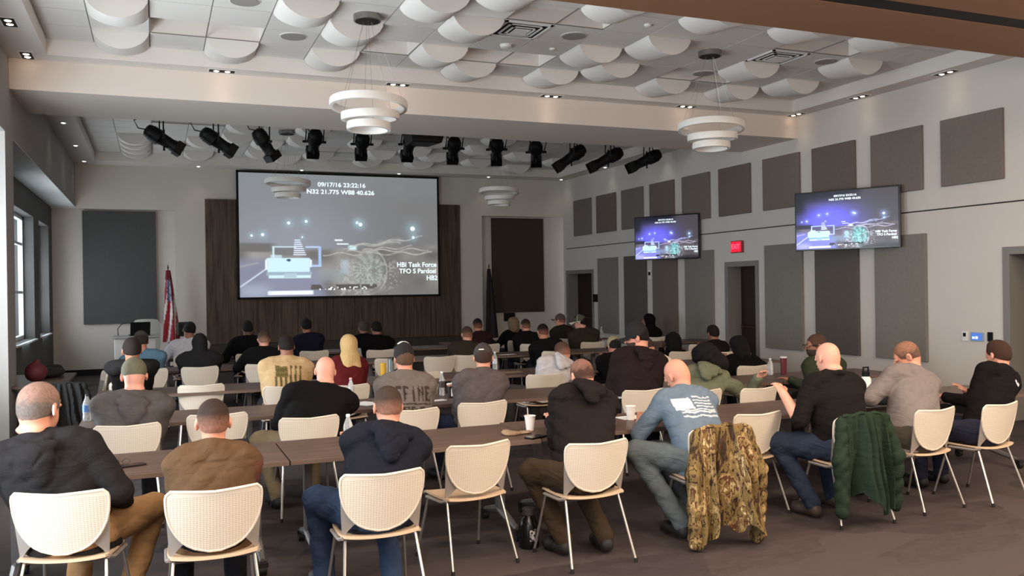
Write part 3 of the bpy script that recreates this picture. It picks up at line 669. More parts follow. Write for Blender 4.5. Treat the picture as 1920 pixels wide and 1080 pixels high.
# ================================================================== tables
m_top = wood('table_laminate', (84, 66, 57), (112, 90, 78), (1.0, 7, 7), .42)
m_edge = mat('table_edge', (104, 84, 74), .5)
m_leg = mat('table_leg_metal', (120, 116, 116), .38, .55)
m_rub = mat('black_rubber', (14, 13, 13), .7)
TZ = .74
def make_table(loc, label, w=1.79, d=.80):
    e_ = empty('folding_table', loc, 0, label, 'table', 'long laminate tables in rows')
    boxes('tabletop', m_top, [(-w/2, w/2, -d/2, d/2, TZ-.032, TZ)], e_, bevel=.004)
    boxes('table_edging', m_edge, [(-w/2, w/2, -d/2-.003, -d/2+.001, TZ-.030, TZ-.003)], e_)
    boxes('under_frame', m_leg, [(-w/2+.2, w/2-.2, -.05, -.02, TZ-.075, TZ-.033), (-w/2+.2, w/2-.2, .10, .13, TZ-.075, TZ-.033)], e_)
    for s in (-1, 1):
        x = s*(w/2-.17)
        bm = bmesh.new(); box(bm, x-.028, x+.028, -.03, .05, .13, TZ-.034); box(bm, x-.03, x+.03, -.25, .25, TZ-.06, TZ-.033)
        lg = obj('leg', bm, m_leg, e_, bevel=.006)
        for q in (-1, 1):
            bm = bmesh.new(); tube(bm, [(x, .01, .16), (x, q*.14+.01, .125), (x, q*.33, .085)], [.034, .03, .02], 8)
            ft = obj('foot', bm, m_leg, lg, True)
            bm = bmesh.new(); lathe(bm, [(.012, -.026), (.035, -.022), (.035, .022), (.012, .026)], 14, Matrix.Translation((x, q*.345, .036)) @ Matrix.Rotation(PI/2, 4, 'Y'))
            box(bm, x-.032, x+.032, q*.345-.03, q*.345+.02, .055, .085)
            obj('caster', bm, m_rub, lg, True)
    return e_
T0 = make_table((-.10, 6.24, 0), 'laminate table at the front left, under the phone and behind the grey-haired man')
TB = [((1.70, 6.24), 'laminate table in the nearest row, before the man in the navy hoodie'), ((3.50, 6.30), 'laminate table in the nearest row, before the man in the quilted black jacket'),
      ((5.30, 6.36), 'laminate table in the nearest row, between the camouflage and green jackets'), ((7.10, 6.42), 'laminate table in the nearest row, at its right end near the wall'),
      ((.28, 8.42), 'laminate table in the second row at its left end, with the blue-label water bottle'), ((2.08, 8.42), 'laminate table in the second row, before the bald man in the black shirt'), ((3.88, 8.42), 'laminate table in the second row, before the man in the grey polo and cap'),
      ((5.68, 8.42), 'laminate table in the second row, before the green draped hoodie'), ((7.48, 8.42), 'laminate table in the second row, at its right end'),
      ((.28, 10.66), 'laminate table in the third row at its left end'), ((2.08, 10.66), 'laminate table in the third row, before the blonde woman'), ((3.88, 10.66), 'laminate table in the third row, right of the two empty chairs'), ((5.68, 10.66), 'laminate table in the third row, before the pale grey hoodie'), ((7.48, 10.66), 'laminate table in the third row, at its right end'),
      ((.6, 13.62), 'laminate table in the fourth row at its left end'), ((2.4, 13.62), 'laminate table in the fourth row, second from the left'), ((4.2, 13.62), 'laminate table in the fourth row, centre'), ((6.0, 13.62), 'laminate table in the fourth row, right of centre'), ((7.8, 13.62), 'laminate table in the fourth row, second from the right wall'), ((9.45, 14.9), 'laminate table standing against the right wall by the tall panels'),
      ((.9, 16.1), 'laminate table in the farthest row at its left end'), ((2.7, 16.1), 'laminate table in the farthest row, before the person in navy'), ((4.5, 16.1), 'laminate table in the farthest row, centre'), ((6.3, 16.9), 'laminate table in the farthest row, right of centre'), ((8.1, 16.9), 'laminate table in the farthest row, right end')]
for (x, y), lb in TB: dup(T0, (x, y, 0), 0, lb)

# ================================================================== chairs
def perforated(nm, rgb):
    m = bpy.data.materials.new(nm); m.use_nodes = True; nt = m.node_tree; N = nt.nodes; L = nt.links
    b = N['Principled BSDF']; b.inputs['Roughness'].default_value = .45; b.inputs['Specular IOR Level'].default_value = .35
    tc = N.new('ShaderNodeTexCoord'); sp = N.new('ShaderNodeSeparateXYZ'); L.new(tc.outputs['Object'], sp.inputs[0])
    def tri(sock, sc, lo, hi):
        a = N.new('ShaderNodeMath'); a.operation = 'MULTIPLY'; a.inputs[1].default_value = sc; L.new(sock, a.inputs[0])
        f = N.new('ShaderNodeMath'); f.operation = 'FRACT'; L.new(a.outputs[0], f.inputs[0])
        g = N.new('ShaderNodeMath'); g.operation = 'SUBTRACT'; g.inputs[1].default_value = .5; L.new(f.outputs[0], g.inputs[0])
        h = N.new('ShaderNodeMath'); h.operation = 'ABSOLUTE'; L.new(g.outputs[0], h.inputs[0])
        r = N.new('ShaderNodeMapRange'); r.inputs[1].default_value = lo; r.inputs[2].default_value = hi; r.inputs[3].default_value = 1; r.inputs[4].default_value = 0
        L.new(h.outputs[0], r.inputs[0]); return r.outputs[0]
    p = N.new('ShaderNodeMath'); p.operation = 'MULTIPLY'; L.new(tri(sp.outputs[0], 62, .28, .38), p.inputs[0]); L.new(tri(sp.outputs[2], 95, .14, .24), p.inputs[1])
    # only inside the panel
    ax = N.new('ShaderNodeMath'); ax.operation = 'ABSOLUTE'; L.new(sp.outputs[0], ax.inputs[0])
    rz = N.new('ShaderNodeMapRange'); rz.inputs[1].default_value = .785; rz.inputs[2].default_value = .79; rz.inputs[3].default_value = 1; rz.inputs[4].default_value = 0; L.new(sp.outputs[2], rz.inputs[0])
    q = N.new('ShaderNodeMath'); q.operation = 'MULTIPLY'; L.new(p.outputs[0], q.inputs[0]); L.new(rz.outputs[0], q.inputs[1])
    mx = N.new('ShaderNodeMixRGB'); mx.inputs[1].default_value = srgb(*rgb); mx.inputs[2].default_value = srgb(rgb[0]*.84, rgb[1]*.82, rgb[2]*.80)
    L.new(q.outputs[0], mx.inputs[0]); L.new(mx.outputs[0], b.inputs['Base Color'])
    return m
m_shell = perforated('chair_back_plastic', (220, 209, 194)); m_seat = mat('chair_seat_plastic', (208, 180, 150), .45)
m_brk = mat('chair_bracket_grey', (142, 134, 128), .5); m_chr = mat('chair_leg_chrome', (205, 200, 195), .28, .85)
WT = [(0, .03), (.04, .085), (.10, .128), (.18, .16), (.28, .188), (.40, .210), (.52, .226), (.66, .236), (.80, .240), (.90, .240), (.96, .234), (1.0, .216)]
def wt(t):
    for (a, p), (b, q) in zip(WT, WT[1:]):
        if t <= b: return p+(q-p)*(t-a)/(b-a)
    return WT[-1][1]
def backp(s, t, off=0.0):
    x = s*wt(t); z = .487+.333*t-.012*(1-abs(s))*(t > .9)*(t-.9)*10
    y = -.178-.060*t+.75*x*x+off
    return Vector((x, y, z))
def make_chair(loc, rz, label):
    e_ = empty('stacking_chair', loc, rz, label, 'chair', 'white perforated stacking chairs')
    bm = bmesh.new(); sheet(bm, lambda u, v: backp(2*u-1, v), 18, 26, .010)
    rim = [backp(-1, t) for t in np.linspace(.0, 1, 18)]+[backp(s, 1) for s in np.linspace(-.9, .9, 11)]+[backp(1, t) for t in np.linspace(1, 0, 18)]
    tube(bm, rim+[rim[0]], .0085, 8, False)
    obj('backrest', bm, m_shell, e_, True)
    for s in (-1, 1):
        bm = bmesh.new()
        def wing(u, v):
            z = .452+.245*v; xo = .222+.016*v; xi = .208-.115*smoothf(v*1.45); x = xo+(xi-xo)*u
            return Vector((s*x, -.165-.05*v+.75*x*x-.0+.006, z))
        sheet(bm, wing, 6, 12, .008)
        tube(bm, [(s*.222, -.15, .455), (s*.236, -.10, .44), (s*.236, .12, .437)], .012, 6)
        obj('back_bracket', bm, m_brk, e_, True)
    bm = bmesh.new()
    def seat(u, v):
        a = 2*u-1; b = 2*v-1; e2 = 1-.10*abs(b)**3; x = a*.232*e2*(1-.03*b); y = b*.225*(1-.10*abs(a)**3)+.03
        return Vector((x, y, .452+.012*a*a-.010*(1-b*b)*(1-a*a)-.030*max(0, b-.6)**2*6))
    sheet(bm, seat, 16, 16, .014)
    obj('seat', bm, m_seat, e_, True)
    bm = bmesh.new(); tube(bm, [(-.20, -.10, .428), (.20, -.10, .428)], .011, 6); tube(bm, [(-.20, .14, .428), (.20, .14, .428)], .011, 6)
    tube(bm, [(-.2, -.12, .43), (-.2, .16, .43)], .011, 6); tube(bm, [(.2, -.12, .43), (.2, .16, .43)], .011, 6)
    obj('seat_frame', bm, m_leg, e_, True)
    for sx in (-1, 1):
        for a, b in (((sx*.205, -.12, .435), (sx*.245, -.265, .02)), ((sx*.205, .15, .435), (sx*.245, .26, .02))):
            bm = bmesh.new(); tube(bm, [a, b], .0095, 8); lg = obj('leg', bm, m_chr, e_, True)
            bm = bmesh.new(); tube(bm, [(b[0], b[1], .03), (b[0]*1.005, b[1]*1.01, .001)], .013, 8); obj('foot_cap', bm, m_rub, lg)
    return e_
def smoothf(t): t = max(0, min(1, t)); return t*t*(3-2*t)
def chair_pos(px, py, rz=0.0, Z=.82):
    """centre of a chair from the middle of its back's top edge"""
    x, y = on_z(px, py, Z); o = .225
    return (x-math.sin(rz)*o, y+math.cos(rz)*o)
R_ = math.radians
CHAIRS = [  # px, py of the top middle of the backrest, turn, label
 (102, 924, -14, 'white perforated chair under the grey-haired man in the black jacket, front left'),
 (397, 917, 0, 'white perforated chair under the man in the brown jacket'),
 (715, 886, 0, 'white perforated chair under the man in the navy hoodie'),
 (898, 832, 10, 'empty white chair in the front row between the navy hoodie and the quilted jacket'),
 (1120, 829, 4, 'white perforated chair under the man in the quilted black jacket'),
 (1350, 806, -6, 'chair hidden under the hanging camouflage jacket'),
 (1423, 775, 4, 'empty white chair right of the camouflage jacket'),
 (1615, 783, -4, 'chair hidden under the hanging dark green jacket'),
 (1757, 767, 6, 'white chair under the man in the grey pullover'),
 (1880, 757, 8, 'white chair under the young man in the black sweater, far right'),
 (235, 797, 0, 'white chair under the man in the grey hoodie and olive cap'),
 (405, 777, 0, 'empty white chair right behind the head of the man in the brown jacket'),
 (578, 782, 2, 'white chair under the bald man in the black shirt'),
 (772, 768, 2, 'white chair under the man with lettering on his grey shirt'),
 (905, 754, 5, 'white chair under the man in the grey polo and dark cap'),
 (1208, 731, 0, 'white chair under the man in the dark maroon hoodie and black cap'),
 (1425, 727, 8, 'white chair under the outstretched green sleeve'),
 (375, 722, 0, 'empty white chair in the third row, on the left behind the other empty one'),
 (535, 724, 0, 'white chair under the man in the tan flag sweatshirt'),
 (373, 688, 0, 'white chair under the person in the black hooded top, fourth row left'),
 (1022, 702, 0, 'white chair under the man in the pale grey hoodie'),
 (790, 699, 3, 'empty white chair in the third row right of the black trucker cap'),
 (650, 722, 0, 'white chair under the blonde woman'),
 (245, 716, 0, 'white chair under the dark-haired person behind the olive cap'),
]
CHX = [  # world positions for the rest: x, y, turn, label
 (3.25, 13.0, 0, 'empty white chair in the fourth row, left of the black trucker cap'), (3.98, 12.9, 0, 'empty white chair in the fourth row, right of the black trucker cap'),
 (1.40, 13.0, 0, 'white chair under the fair-haired man in black, fourth row'), (2.50, 15.3, 0, 'white chair under the person in navy before the wood panel'),
 (1.45, 15.2, 0, 'white chair under the person in black before the wood panel, left'), (.50, 15.2, 0, 'white chair under the person in the white shirt near the flag'),
 (-.10, 13.0, 0, 'white chair under the man in the blue shirt'), (4.45, 12.95, 0, 'white chair under the man in the dark olive jacket, fourth row'),
 (5.62, 15.2, 0, 'white chair under the man in maroon by the pillar'), (6.35, 14.8, 0, 'white chair under the crew-cut man in black near the small wall box'), (5.95, 12.95, 0, 'white chair under the dark-haired man in black, fourth row'),
 (7.60, 15.85, 0, 'white chair under the man in the brown hat'), (7.50, 14.65, 0, 'white chair under the man in the mesh cap'), (4.93, 7.42, 0, 'white chair under the green draped hoodie'),
 (6.15, 10.0, 0, 'empty white chair between the pale hoodie and the tan mesh cap'), (8.75, 13.0, 0, 'white chair near the tall dark wall panels'),
 (-.82, 12.6, R_(100), 'white chair by the windows, its curved back edge catching light'), (-1.02, 11.2, R_(12), 'chair by the windows hidden under a black jacket'),
 (6.75, 7.35, 0, 'white chair under the bearded man in glasses'), (5.60, 10.0, 0, 'white chair under the man in the tan mesh cap')]
SEATS = []
C0 = None
for px, py, a, lb in CHAIRS:
    x, y = chair_pos(px, py, R_(a))
    if C0 is None: C0 = make_chair((x, y, 0), R_(a), lb)
    else: dup(C0, (x, y, 0), R_(a), lb)
    SEATS.append((x, y, R_(a)))
for x, y, a, lb in CHX: dup(C0, (x, y, 0), a, lb); SEATS.append((x, y, a))
# ================================================================== people: continuous surfaces from blended volumes
import openvdb as vdb
def V(*a): return np.array(a, float)
class Vol:
    def __init__(s, lo, hi, vox):
        s.lo = np.array(lo, float); s.v = vox; n = np.ceil((np.array(hi)-s.lo)/vox).astype(int)+1
        s.ax = [s.lo[k]+vox*np.arange(n[k]) for k in range(3)]; s.f = np.full(n, 1.0, np.float32)
    def block(s, a, b):
        i = [slice(max(0, int((a[k]-s.lo[k])/s.v)), max(0, min(len(s.ax[k]), int((b[k]-s.lo[k])/s.v)+2))) for k in range(3)]
        if any(q.stop <= q.start for q in i): return None
        g = np.meshgrid(*[s.ax[k][i[k]].astype(np.float32) for k in range(3)], indexing='ij', sparse=True)
        return tuple(i), g
    def add(s, d, i, k):
        f = s.f[i]
        if k > 0:
            h = np.clip(.5+.5*(f-d)/k, 0, 1); s.f[i] = f*(1-h)+d*h-k*h*(1-h)
        else: s.f[i] = np.minimum(f, d)
    def sub(s, d, i, k):
        f = s.f[i]; d = -d; h = np.clip(.5-.5*(f-d)/k, 0, 1); s.f[i] = f*(1-h)+d*h+k*h*(1-h)
    def cone(s, a, b, ra, rb, k=.02, infl=0, sub=False):
        a = np.asarray(a, float); b = np.asarray(b, float); ra += infl; rb += infl; m = max(ra, rb)+.07
        r = s.block(np.minimum(a, b)-m, np.maximum(a, b)+m)
        if r is None: return
        i, (x, y, z) = r; ba = b-a; L = max(1e-9, ba@ba)
        t = np.clip(((x-a[0])*ba[0]+(y-a[1])*ba[1]+(z-a[2])*ba[2])/L, 0, 1)
        d = np.sqrt((x-a[0]-t*ba[0])**2+(y-a[1]-t*ba[1])**2+(z-a[2]-t*ba[2])**2)-(ra+(rb-ra)*t)
        (s.sub if sub else s.add)(d, i, k)
    def ell(s, c, r, R=None, k=.02, infl=0, sub=False):
        c = np.asarray(c, float); r = np.asarray(r, float)+infl; m = max(r)+.06
        q = s.block(c-m, c+m)
        if q is None: return
        i, (x, y, z) = q; x = x-c[0]; y = y-c[1]; z = z-c[2]
        if R is not None:
            x, y, z = (R[0, 0]*x+R[1, 0]*y+R[2, 0]*z, R[0, 1]*x+R[1, 1]*y+R[2, 1]*z, R[0, 2]*x+R[1, 2]*y+R[2, 2]*z)
        k0 = np.sqrt((x/r[0])**2+(y/r[1])**2+(z/r[2])**2); k1 = np.sqrt((x/r[0]**2)**2+(y/r[1]**2)**2+(z/r[2]**2)**2)+1e-9
        (s.sub if sub else s.add)(k0*(k0-1)/k1, i, k)
    def cut(s, n, p):
        """keep the side n.(x-p) < 0"""
        x, y, z = np.meshgrid(*[a.astype(np.float32) for a in s.ax], indexing='ij', sparse=True)
        s.f = np.maximum(s.f, ((x-p[0])*n[0]+(y-p[1])*n[1]+(z-p[2])*n[2]).astype(np.float32))
    def warp(s, amp, sc, seed):
        x, y, z = np.meshgrid(*[a.astype(np.float32) for a in s.ax], indexing='ij', sparse=True); r = random.Random(seed); p = [r.uniform(0, 6) for _ in range(8)]
        rg = lambda q: 1-2*np.abs(np.sin(q*.5))**.8
        m1 = .5+.5*np.sin(5.3*x+4.1*z+p[5])*np.sin(6.1*z-3*y+p[6]); m2 = .5+.5*np.sin(4.3*z-6*x+p[2])
        w = m1*rg(sc*(.9*z+.35*x*np.sin(p[7]))+2.2*np.sin(7*x+p[0])+1.6*np.sin(9*y+p[1]))*.75+m2*rg(sc*1.6*(.7*z-.6*x+.3*y)+2*np.sin(9*x+p[2])+p[3])*.5+(1-m1)*rg(sc*.8*(x*.9+.6*z)+2*np.sin(8*z+p[4]))*.55
        s.f = s.f+(amp*w).astype(np.float32)
    def mesh(s, name, m, parent, colfn=None):
        g = vdb.FloatGrid(background=.1); g.copyFromArray(np.clip(s.f/s.v, -3, 3).astype(np.float32))
        p, q = g.convertToQuads(isovalue=0)
        if len(p) == 0: return None
        p = p*s.v+s.lo
        a, b, c, d = (p[q[:, k]] for k in range(4)); vol = np.einsum('ij,ij->i', np.cross(b-a, c-a), a).sum()+np.einsum('ij,ij->i', np.cross(c-a, d-a), a).sum()
        if vol < 0: q = q[:, ::-1]
        me = bpy.data.meshes.new(name); me.vertices.add(len(p)); me.vertices.foreach_set('co', p.astype(np.float32).ravel())
        me.loops.add(q.size); me.loops.foreach_set('vertex_index', np.ascontiguousarray(q).astype(np.int32).ravel()); me.polygons.add(len(q))
        me.polygons.foreach_set('loop_start', np.arange(0, q.size, 4, dtype=np.int32)); me.update()
        me.polygons.foreach_set('use_smooth', [True]*len(q))
        if colfn is not None:
            col = np.asarray(colfn(p)); c4 = np.concatenate([col, np.ones((len(p), 1))], 1).astype(np.float32)
            ca = me.color_attributes.new('Col', 'FLOAT_COLOR', 'POINT'); ca.data.foreach_set('color', c4.ravel())
        me.materials.append(m); o = bpy.data.objects.new(name, me); COL.objects.link(o)
        if parent is not None: o.parent = parent
        return o
def unit(v): return v/max(1e-9, np.linalg.norm(v))
def ik(a, b, l1, l2, pole):
    d = b-a; L = np.linalg.norm(d)
    if L > (l1+l2)*.995: b = a+d/L*(l1+l2)*.995; d = b-a; L = np.linalg.norm(d)
    n = d/L; x = (l1*l1-l2*l2+L*L)/(2*L); h = math.sqrt(max(1e-6, l1*l1-x*x)); p = pole-n*(pole@n)
    return a+n*x+unit(p)*h, b
def rotm(yaw, pitch, roll):
    return np.array((Matrix.Rotation(yaw, 3, 'Z') @ Matrix.Rotation(-pitch, 3, 'X') @ Matrix.Rotation(roll, 3, 'Y')))
def lin(c): return np.array(srgb(*c)[:3])
SK = {'a': (206, 144, 120), 'b': (184, 124, 100), 'c': (144, 96, 76), 'd': (92, 62, 50), 'p': (216, 156, 134)}
TOPM = {}
def cloth_mat(rgb, kind):
    return mat('cloth_%s_%d_%d_%d' % (kind, *rgb), rgb, .92 if kind != 'shiny' else .5, noise=.08, nscale=22, bump=.35, bscale=180, spec=.12, folds=5.5)
def person(P):
    """P: dict with seat (x,y,turn) , head pixel target etc."""
    near = P['Y'] < 8.6; mid = P['Y'] < 11.5
    v = .008 if P['Y'] < 6.5 else (.010 if near else (.013 if mid else .017)); vb = v if near else v*1.05
    sx, sy, rz = P['seat']; hy = P['hY']; hx_w = x_at(P['px'], hy); zt = z_at(P['px'], P['py'], hx_w, hy)
    ca, sa = math.cos(-rz), math.sin(-rz); dx, dy = hx_w-sx, hy-sy
    hl = V(ca*dx-sa*dy, sa*dx+ca*dy, 0)
    hs = P.get('hs', 1.07); w = P.get('w', 1.0)*1.05
    capx = .012 if P.get('cap') else 0
    yaw, pit, rol = [R_(q) for q in P.get('head', (0, 5, 0))]; Rh = rotm(yaw, pit, rol)
    Hc = V(hl[0], hl[1], zt-(.113+capx)*hs)
    Rb = P.get('twist', 0.0); Rb = R_(Rb)
    pel = V(0, -.0, .555)
    up = unit(V(0, .15, 1)*.6+unit(Hc-pel)*.4)
    N = Hc-Rh@V(0, .035, 0)*hs-up*P.get('nl', .150)*hs
    S = N-unit(N-pel)*.038
    tx = np.array((Matrix.Rotation(Rb, 3, 'Z'))) @ V(1, 0, 0); dirt = unit(S-pel)
    tx = unit(tx-dirt*(tx@dirt)*.6)
    fw = unit(np.cross(dirt, tx))*1.0
    if fw[1] < 0: fw = -fw
    sh = {}; el = {}; wr = {}
    arms = P.get('arms', ('table', 'table'))
    for s, k in ((-1, 0), (1, 1)):
        sh[s] = S+tx*s*.178*w-dirt*.040+fw*.01
        a = arms[k]
        if isinstance(a, tuple): tgt = V(*a[:3]); pole = V(s*.6, -.3, -.7) if len(a) < 6 else V(*a[3:])
        elif a == 'table': tgt = V(s*.13+S[0]*.6, max(.40, S[1]+.30), .80); pole = V(s*.40, -.45, -.75)
        elif a == 'near': tgt = V(s*.07+S[0]*.7, max(.34, S[1]+.22), .82); pole = V(s*.22, -.5, -.8)
        elif a == 'cross': tgt = V(-s*.10+S[0]*.8, S[1]+.20, .86); pole = V(s*.55, -.3, -.75)
        elif a == 'lap': tgt = V(s*.10, .30, .68); pole = V(s*.6, -.6, -.3)
        el[s], wr[s] = ik(sh[s], tgt, .305, .265, pole)
    hip = {}; kn = {}; an = {}; toe = {}
    for s in (-1, 1):
        hip[s] = V(s*.095, .02, .55)
        kn[s] = V(*P.get('knee', {}).get(s, (s*.15, .46, .555))); an[s] = V(*P.get('ankle', {}).get(s, (s*.15, .46, .10)))
        toe[s] = an[s]+V(*P.get('toe', {}).get(s, (s*.03, .17, -.045)))
    lo = np.minimum.reduce([*kn.values(), *an.values(), *toe.values(), *el.values(), *wr.values(), Hc, pel])-V(.30, .25, .12); hi = np.maximum.reduce([*kn.values(), *an.values(), *toe.values(), *el.values(), *wr.values(), Hc, pel])+V(.30, .25, .25)
    lo[2] = -.02
    secs = [(0, .182, .135), (.18, .176, .130), (.42, .174, .128), (.68, .186, .128), (.86, .192, .118), (.96, .175, .098), (1.0, .14, .08)]
    belly = P.get('belly', 0)
    def torso(vol, infl, zlo=.44):
        z0, z1 = .46, S[2]
        r = vol.block(V(-.36, -.36, zlo-.03)+np.minimum(0, S*V(1, 1, 0)), V(.36, .36, z1+.10)+np.maximum(0, S*V(1, 1, 0)))
        i, (x, y, z) = r; u = np.clip((z-z0)/(z1-z0), 0, 1)
        cx = S[0]*u**1.15; cy = S[1]*u**1.25+.012*(1-u)
        hw = np.interp(u, [q[0] for q in secs], [q[1] for q in secs])*w+infl; hd = np.interp(u, [q[0] for q in secs], [q[2] for q in secs])*(w*.5+.5)+infl
        th = Rb*u; X = (x-cx)*np.cos(th)+(y-cy)*np.sin(th); Y = -(x-cx)*np.sin(th)+(y-cy)*np.cos(th)
        fr = 1+belly*np.exp(-((u-.3)/.25)**2)*(Y > 0)
        q = (np.abs(X/hw)**2.4+np.abs(Y/(hd*fr))**2.4)**(1/2.4); d = (q-1)*np.minimum(hw, hd)
        d = np.maximum(d, (z-z1-.01)); d = np.maximum(d, zlo-z)
        vol.add(d.astype(np.float32), i, 0)
        vol.cone(S-tx*.135*w, S+tx*.135*w, .060, .060, .045, infl)
        vol.cone(N+dirt*.01, S-tx*.13*w-dirt*.01, .050, .05, .05, infl*.7); vol.cone(N+dirt*.01, S+tx*.13*w-dirt*.01, .050, .05, .05, infl*.7)
    def armp(vol, infl, k=.022, short=None):
        for s in (-1, 1):
            vol.cone(sh[s], el[s], .060*w, .046*w, k, infl)
            if short: continue
            vol.cone(el[s], wr[s], .046*w, .030*w, k, infl*.8)
    skin = mat('skin_'+P.get('skin', 'a'), SK[P.get('skin', 'a')], .55, noise=.06, nscale=14, bump=.1, bscale=90, spec=.35)
    # ---- body
    b = Vol(lo, hi, vb); torso(b, -.014); armp(b, 0 if P.get('kind') in ('tee', 'polo') else -.006)
    H = lambda x, y, z: Hc+Rh@(V(x, y, z)*hs)
    b.cone(H(0, -.025, -.055), N-up*.03, .054*hs*(w*.5+.5), .060*w, .03)
    b.ell(H(0, -.012, .025), V(.0755, .096, .088)*hs, Rh, .02)
    b.ell(H(0, -.045, -.02), V(.060, .055, .058)*hs, Rh, .03)
    b.ell(H(0, .032, -.045), V(.055, .058, .066)*hs, Rh, .03)
    b.ell(H(0, .055, -.088), V(.026, .024, .018)*hs, Rh, .02)
    b.cone(H(-.03, .078, .024), H(.03, .078, .024), .014, .014, .012); b.cone(H(0, .086, .018), H(0, .108, -.026), .008, .0135, .012)
    b.cone(H(-.02, .086, -.056), H(.02, .086, -.056), .008, .008, .01)
    for s in (-1, 1):
        b.ell(H(s*.031, .097, .004), V(.015, .012, .011), Rh, .01, sub=True); b.ell(H(s*.031, .086, .004), V(.0125, .0115, .0115), Rh, .004)
        b.ell(H(s*.079, -.006, -.012), V(.010, .020, .032)*hs, Rh@np.array(Matrix.Rotation(s*.35, 3, 'Z')), .008)
        b.ell(H(s*.081, .002, -.010), V(.006, .009, .016)*hs, Rh, .006, sub=True)
        b.cone(hip[s], kn[s], .085*w, .058*w, .04); b.cone(kn[s], an[s], .056, .038, .03); b.cone(an[s]-V(0, .03, .03), toe[s], .036, .028, .02)
        if P.get('jowl'): b.ell(H(s*.02, -.06, -.095), V(.045, .03, .02)*hs, Rh, .02)
        # hand: palm, four fingers, thumb
        fd = unit(wr[s]-el[s]); upz = V(0, 0, 1.); sd = unit(np.cross(fd, upz)); nz = np.cross(sd, fd)
        if nz[2] < 0: nz = -nz
        pc = wr[s]+fd*.055
        b.cone(wr[s], wr[s]+fd*.03, .026, .03, .02)
        Rp = np.stack([sd, fd, nz], 1); b.ell(pc, V(.040, .050, .017), Rp, .014)
        for f in range(4):
            o = (f-1.5)*.0205; L = (.036, .042, .039, .031)[f]
            k0 = pc+sd*o+fd*.040; k1 = k0+fd*L*.95-nz*.010; k2 = k1+fd*L*.5-nz*.022
            b.cone(k0, k1, .0098, .0090, .006); b.cone(k1, k2, .0090, .0078, .004)
        t0 = pc-sd*s*.030-fd*.02; t1 = t0-sd*s*.030+fd*.030-nz*.006; t2 = t1+fd*.032-nz*.006+sd*s*.004
        b.cone(t0, t1, .014, .0105, .01); b.cone(t1, t2, .0105, .009, .004)
    x0 = None
    body = b.mesh('person', skin, None)
    body.location = (sx, sy, P.get('dz', 0)); body.rotation_euler = (0, 0, rz)
    tag(body, P['label'], 'person')
    # eyes
    if P['Y'] < 9:
        for s in (-1, 1):
            bm = bmesh.new(); lathe(bm, [(.001, -.0085), (.006, -.006), (.0085, 0), (.006, .006), (.001, .0085)], 10, Matrix.Translation(Vector(H(s*.031, .0905, .004))))
            obj('eye', bm, mat('eye_white', (220, 215, 208), .3), body, True)
    # ---- top
    kind = P.get('kind', 'shirt'); inf = {'tee': .010, 'shirt': .013, 'polo': .010, 'hoodie': .020, 'jacket': .024, 'puffer': .026}[kind]
    t = Vol(lo, hi, v); torso(t, inf, .47 if kind != 'jacket' else .44); armp(t, inf, short=kind in ('tee', 'polo'))
    if kind in ('tee', 'polo'):
        pass
    else:
        for s in (-1, 1): t.cone(wr[s]-unit(wr[s]-el[s])*.02, wr[s], .030, .030, .01, inf*.6)
    bk = -fw
    if kind == 'hoodie' or P.get('hood'):
        hc = N+bk*.075-dirt*.045
        if P.get('hood') != 'up':
            Rq = np.stack([tx, fw, dirt], 1)
            t.ell(N+bk*.118-dirt*.030, V(.130, .046, .050), Rq, .006); t.ell(N+bk*.146-dirt*.085, V(.102, .042, .078), Rq, .012); t.ell(N+bk*.150-dirt*.155, V(.058, .034, .060), Rq, .014)
            t.cone(N+bk*.175-dirt*.03-tx*.07, N+bk*.19-dirt*.09, .010, .006, .012, sub=True); t.cone(N+bk*.175-dirt*.03+tx*.07, N+bk*.19-dirt*.09, .010, .006, .012, sub=True)
            for a in np.linspace(-2.5, 2.5, 11):
                c = N+tx*math.sin(a)*.098-fw*math.cos(a)*.094-dirt*(.006-.030*math.sin(a)**2 if math.cos(a) > 0 else .045)
                c2 = N+tx*math.sin(a+.5)*.098-fw*math.cos(a+.5)*.094-dirt*(.006-.030*math.sin(a+.5)**2 if math.cos(a+.5) > 0 else .045)
                t.cone(c, c2, .030, .030, .008)
    elif kind in ('jacket', 'puffer', 'polo'):
        for a in np.linspace(-2.7, 2.7, 13):
            f_ = lambda q: N+tx*math.sin(q)*.072*(w*.5+.5)-fw*math.cos(q)*.072*(w*.5+.5)+dirt*(.012 if math.cos(q) > 0 else -.02)
            t.cone(f_(a), f_(a+.42), .018, .018, .010)
    if P.get('hood') == 'up':
        t.ell(H(0, -.02, .02), V(.098, .115, .118)*hs, Rh, .03); t.cone(H(0, -.04, -.05), N-dirt*.02, .085, .10, .05); t.ell(H(0, .085, -.015), V(.058, .06, .075)*hs, Rh, .02, sub=True)
    # neckline: clear the neck
    if P.get('hood') != 'up' and kind not in ('hoodie',):
        pass
    t.warp((P.get('wr') or .0045)*1.35, P.get('wf', 24)*1.7, len(P['label'])*7+int(P['px']))
    pc_ = P.get('paint'); rgb = P.get('col', (20, 20, 22))
    nm = {'tee': 't_shirt', 'shirt': 'long_sleeved_shirt', 'polo': 'polo_shirt', 'hoodie': 'hooded_sweatshirt', 'jacket': 'jacket', 'puffer': 'jacket'}[kind]
    if pc_:
        cm = mat('painted_%s_%s' % (nm, P['id']), rgb, .92, noise=.08, nscale=22, bump=.3, bscale=180, spec=.12, attr='Col', folds=5.5)
        base = lin(rgb)
        def cf(p):
            up_ = (p-S)@V(*dirt); xx = (p-S)@tx; back = (p-S)@bk
            out = np.tile(base, (len(p), 1)); return pc_(out, xx, up_, back, p)
        t.mesh(nm, cm, body, cf)
    else: t.mesh(nm, cloth_mat(rgb, kind), body)
    if kind in ('tee', 'polo'):   # sleeves end above the elbow
        pass
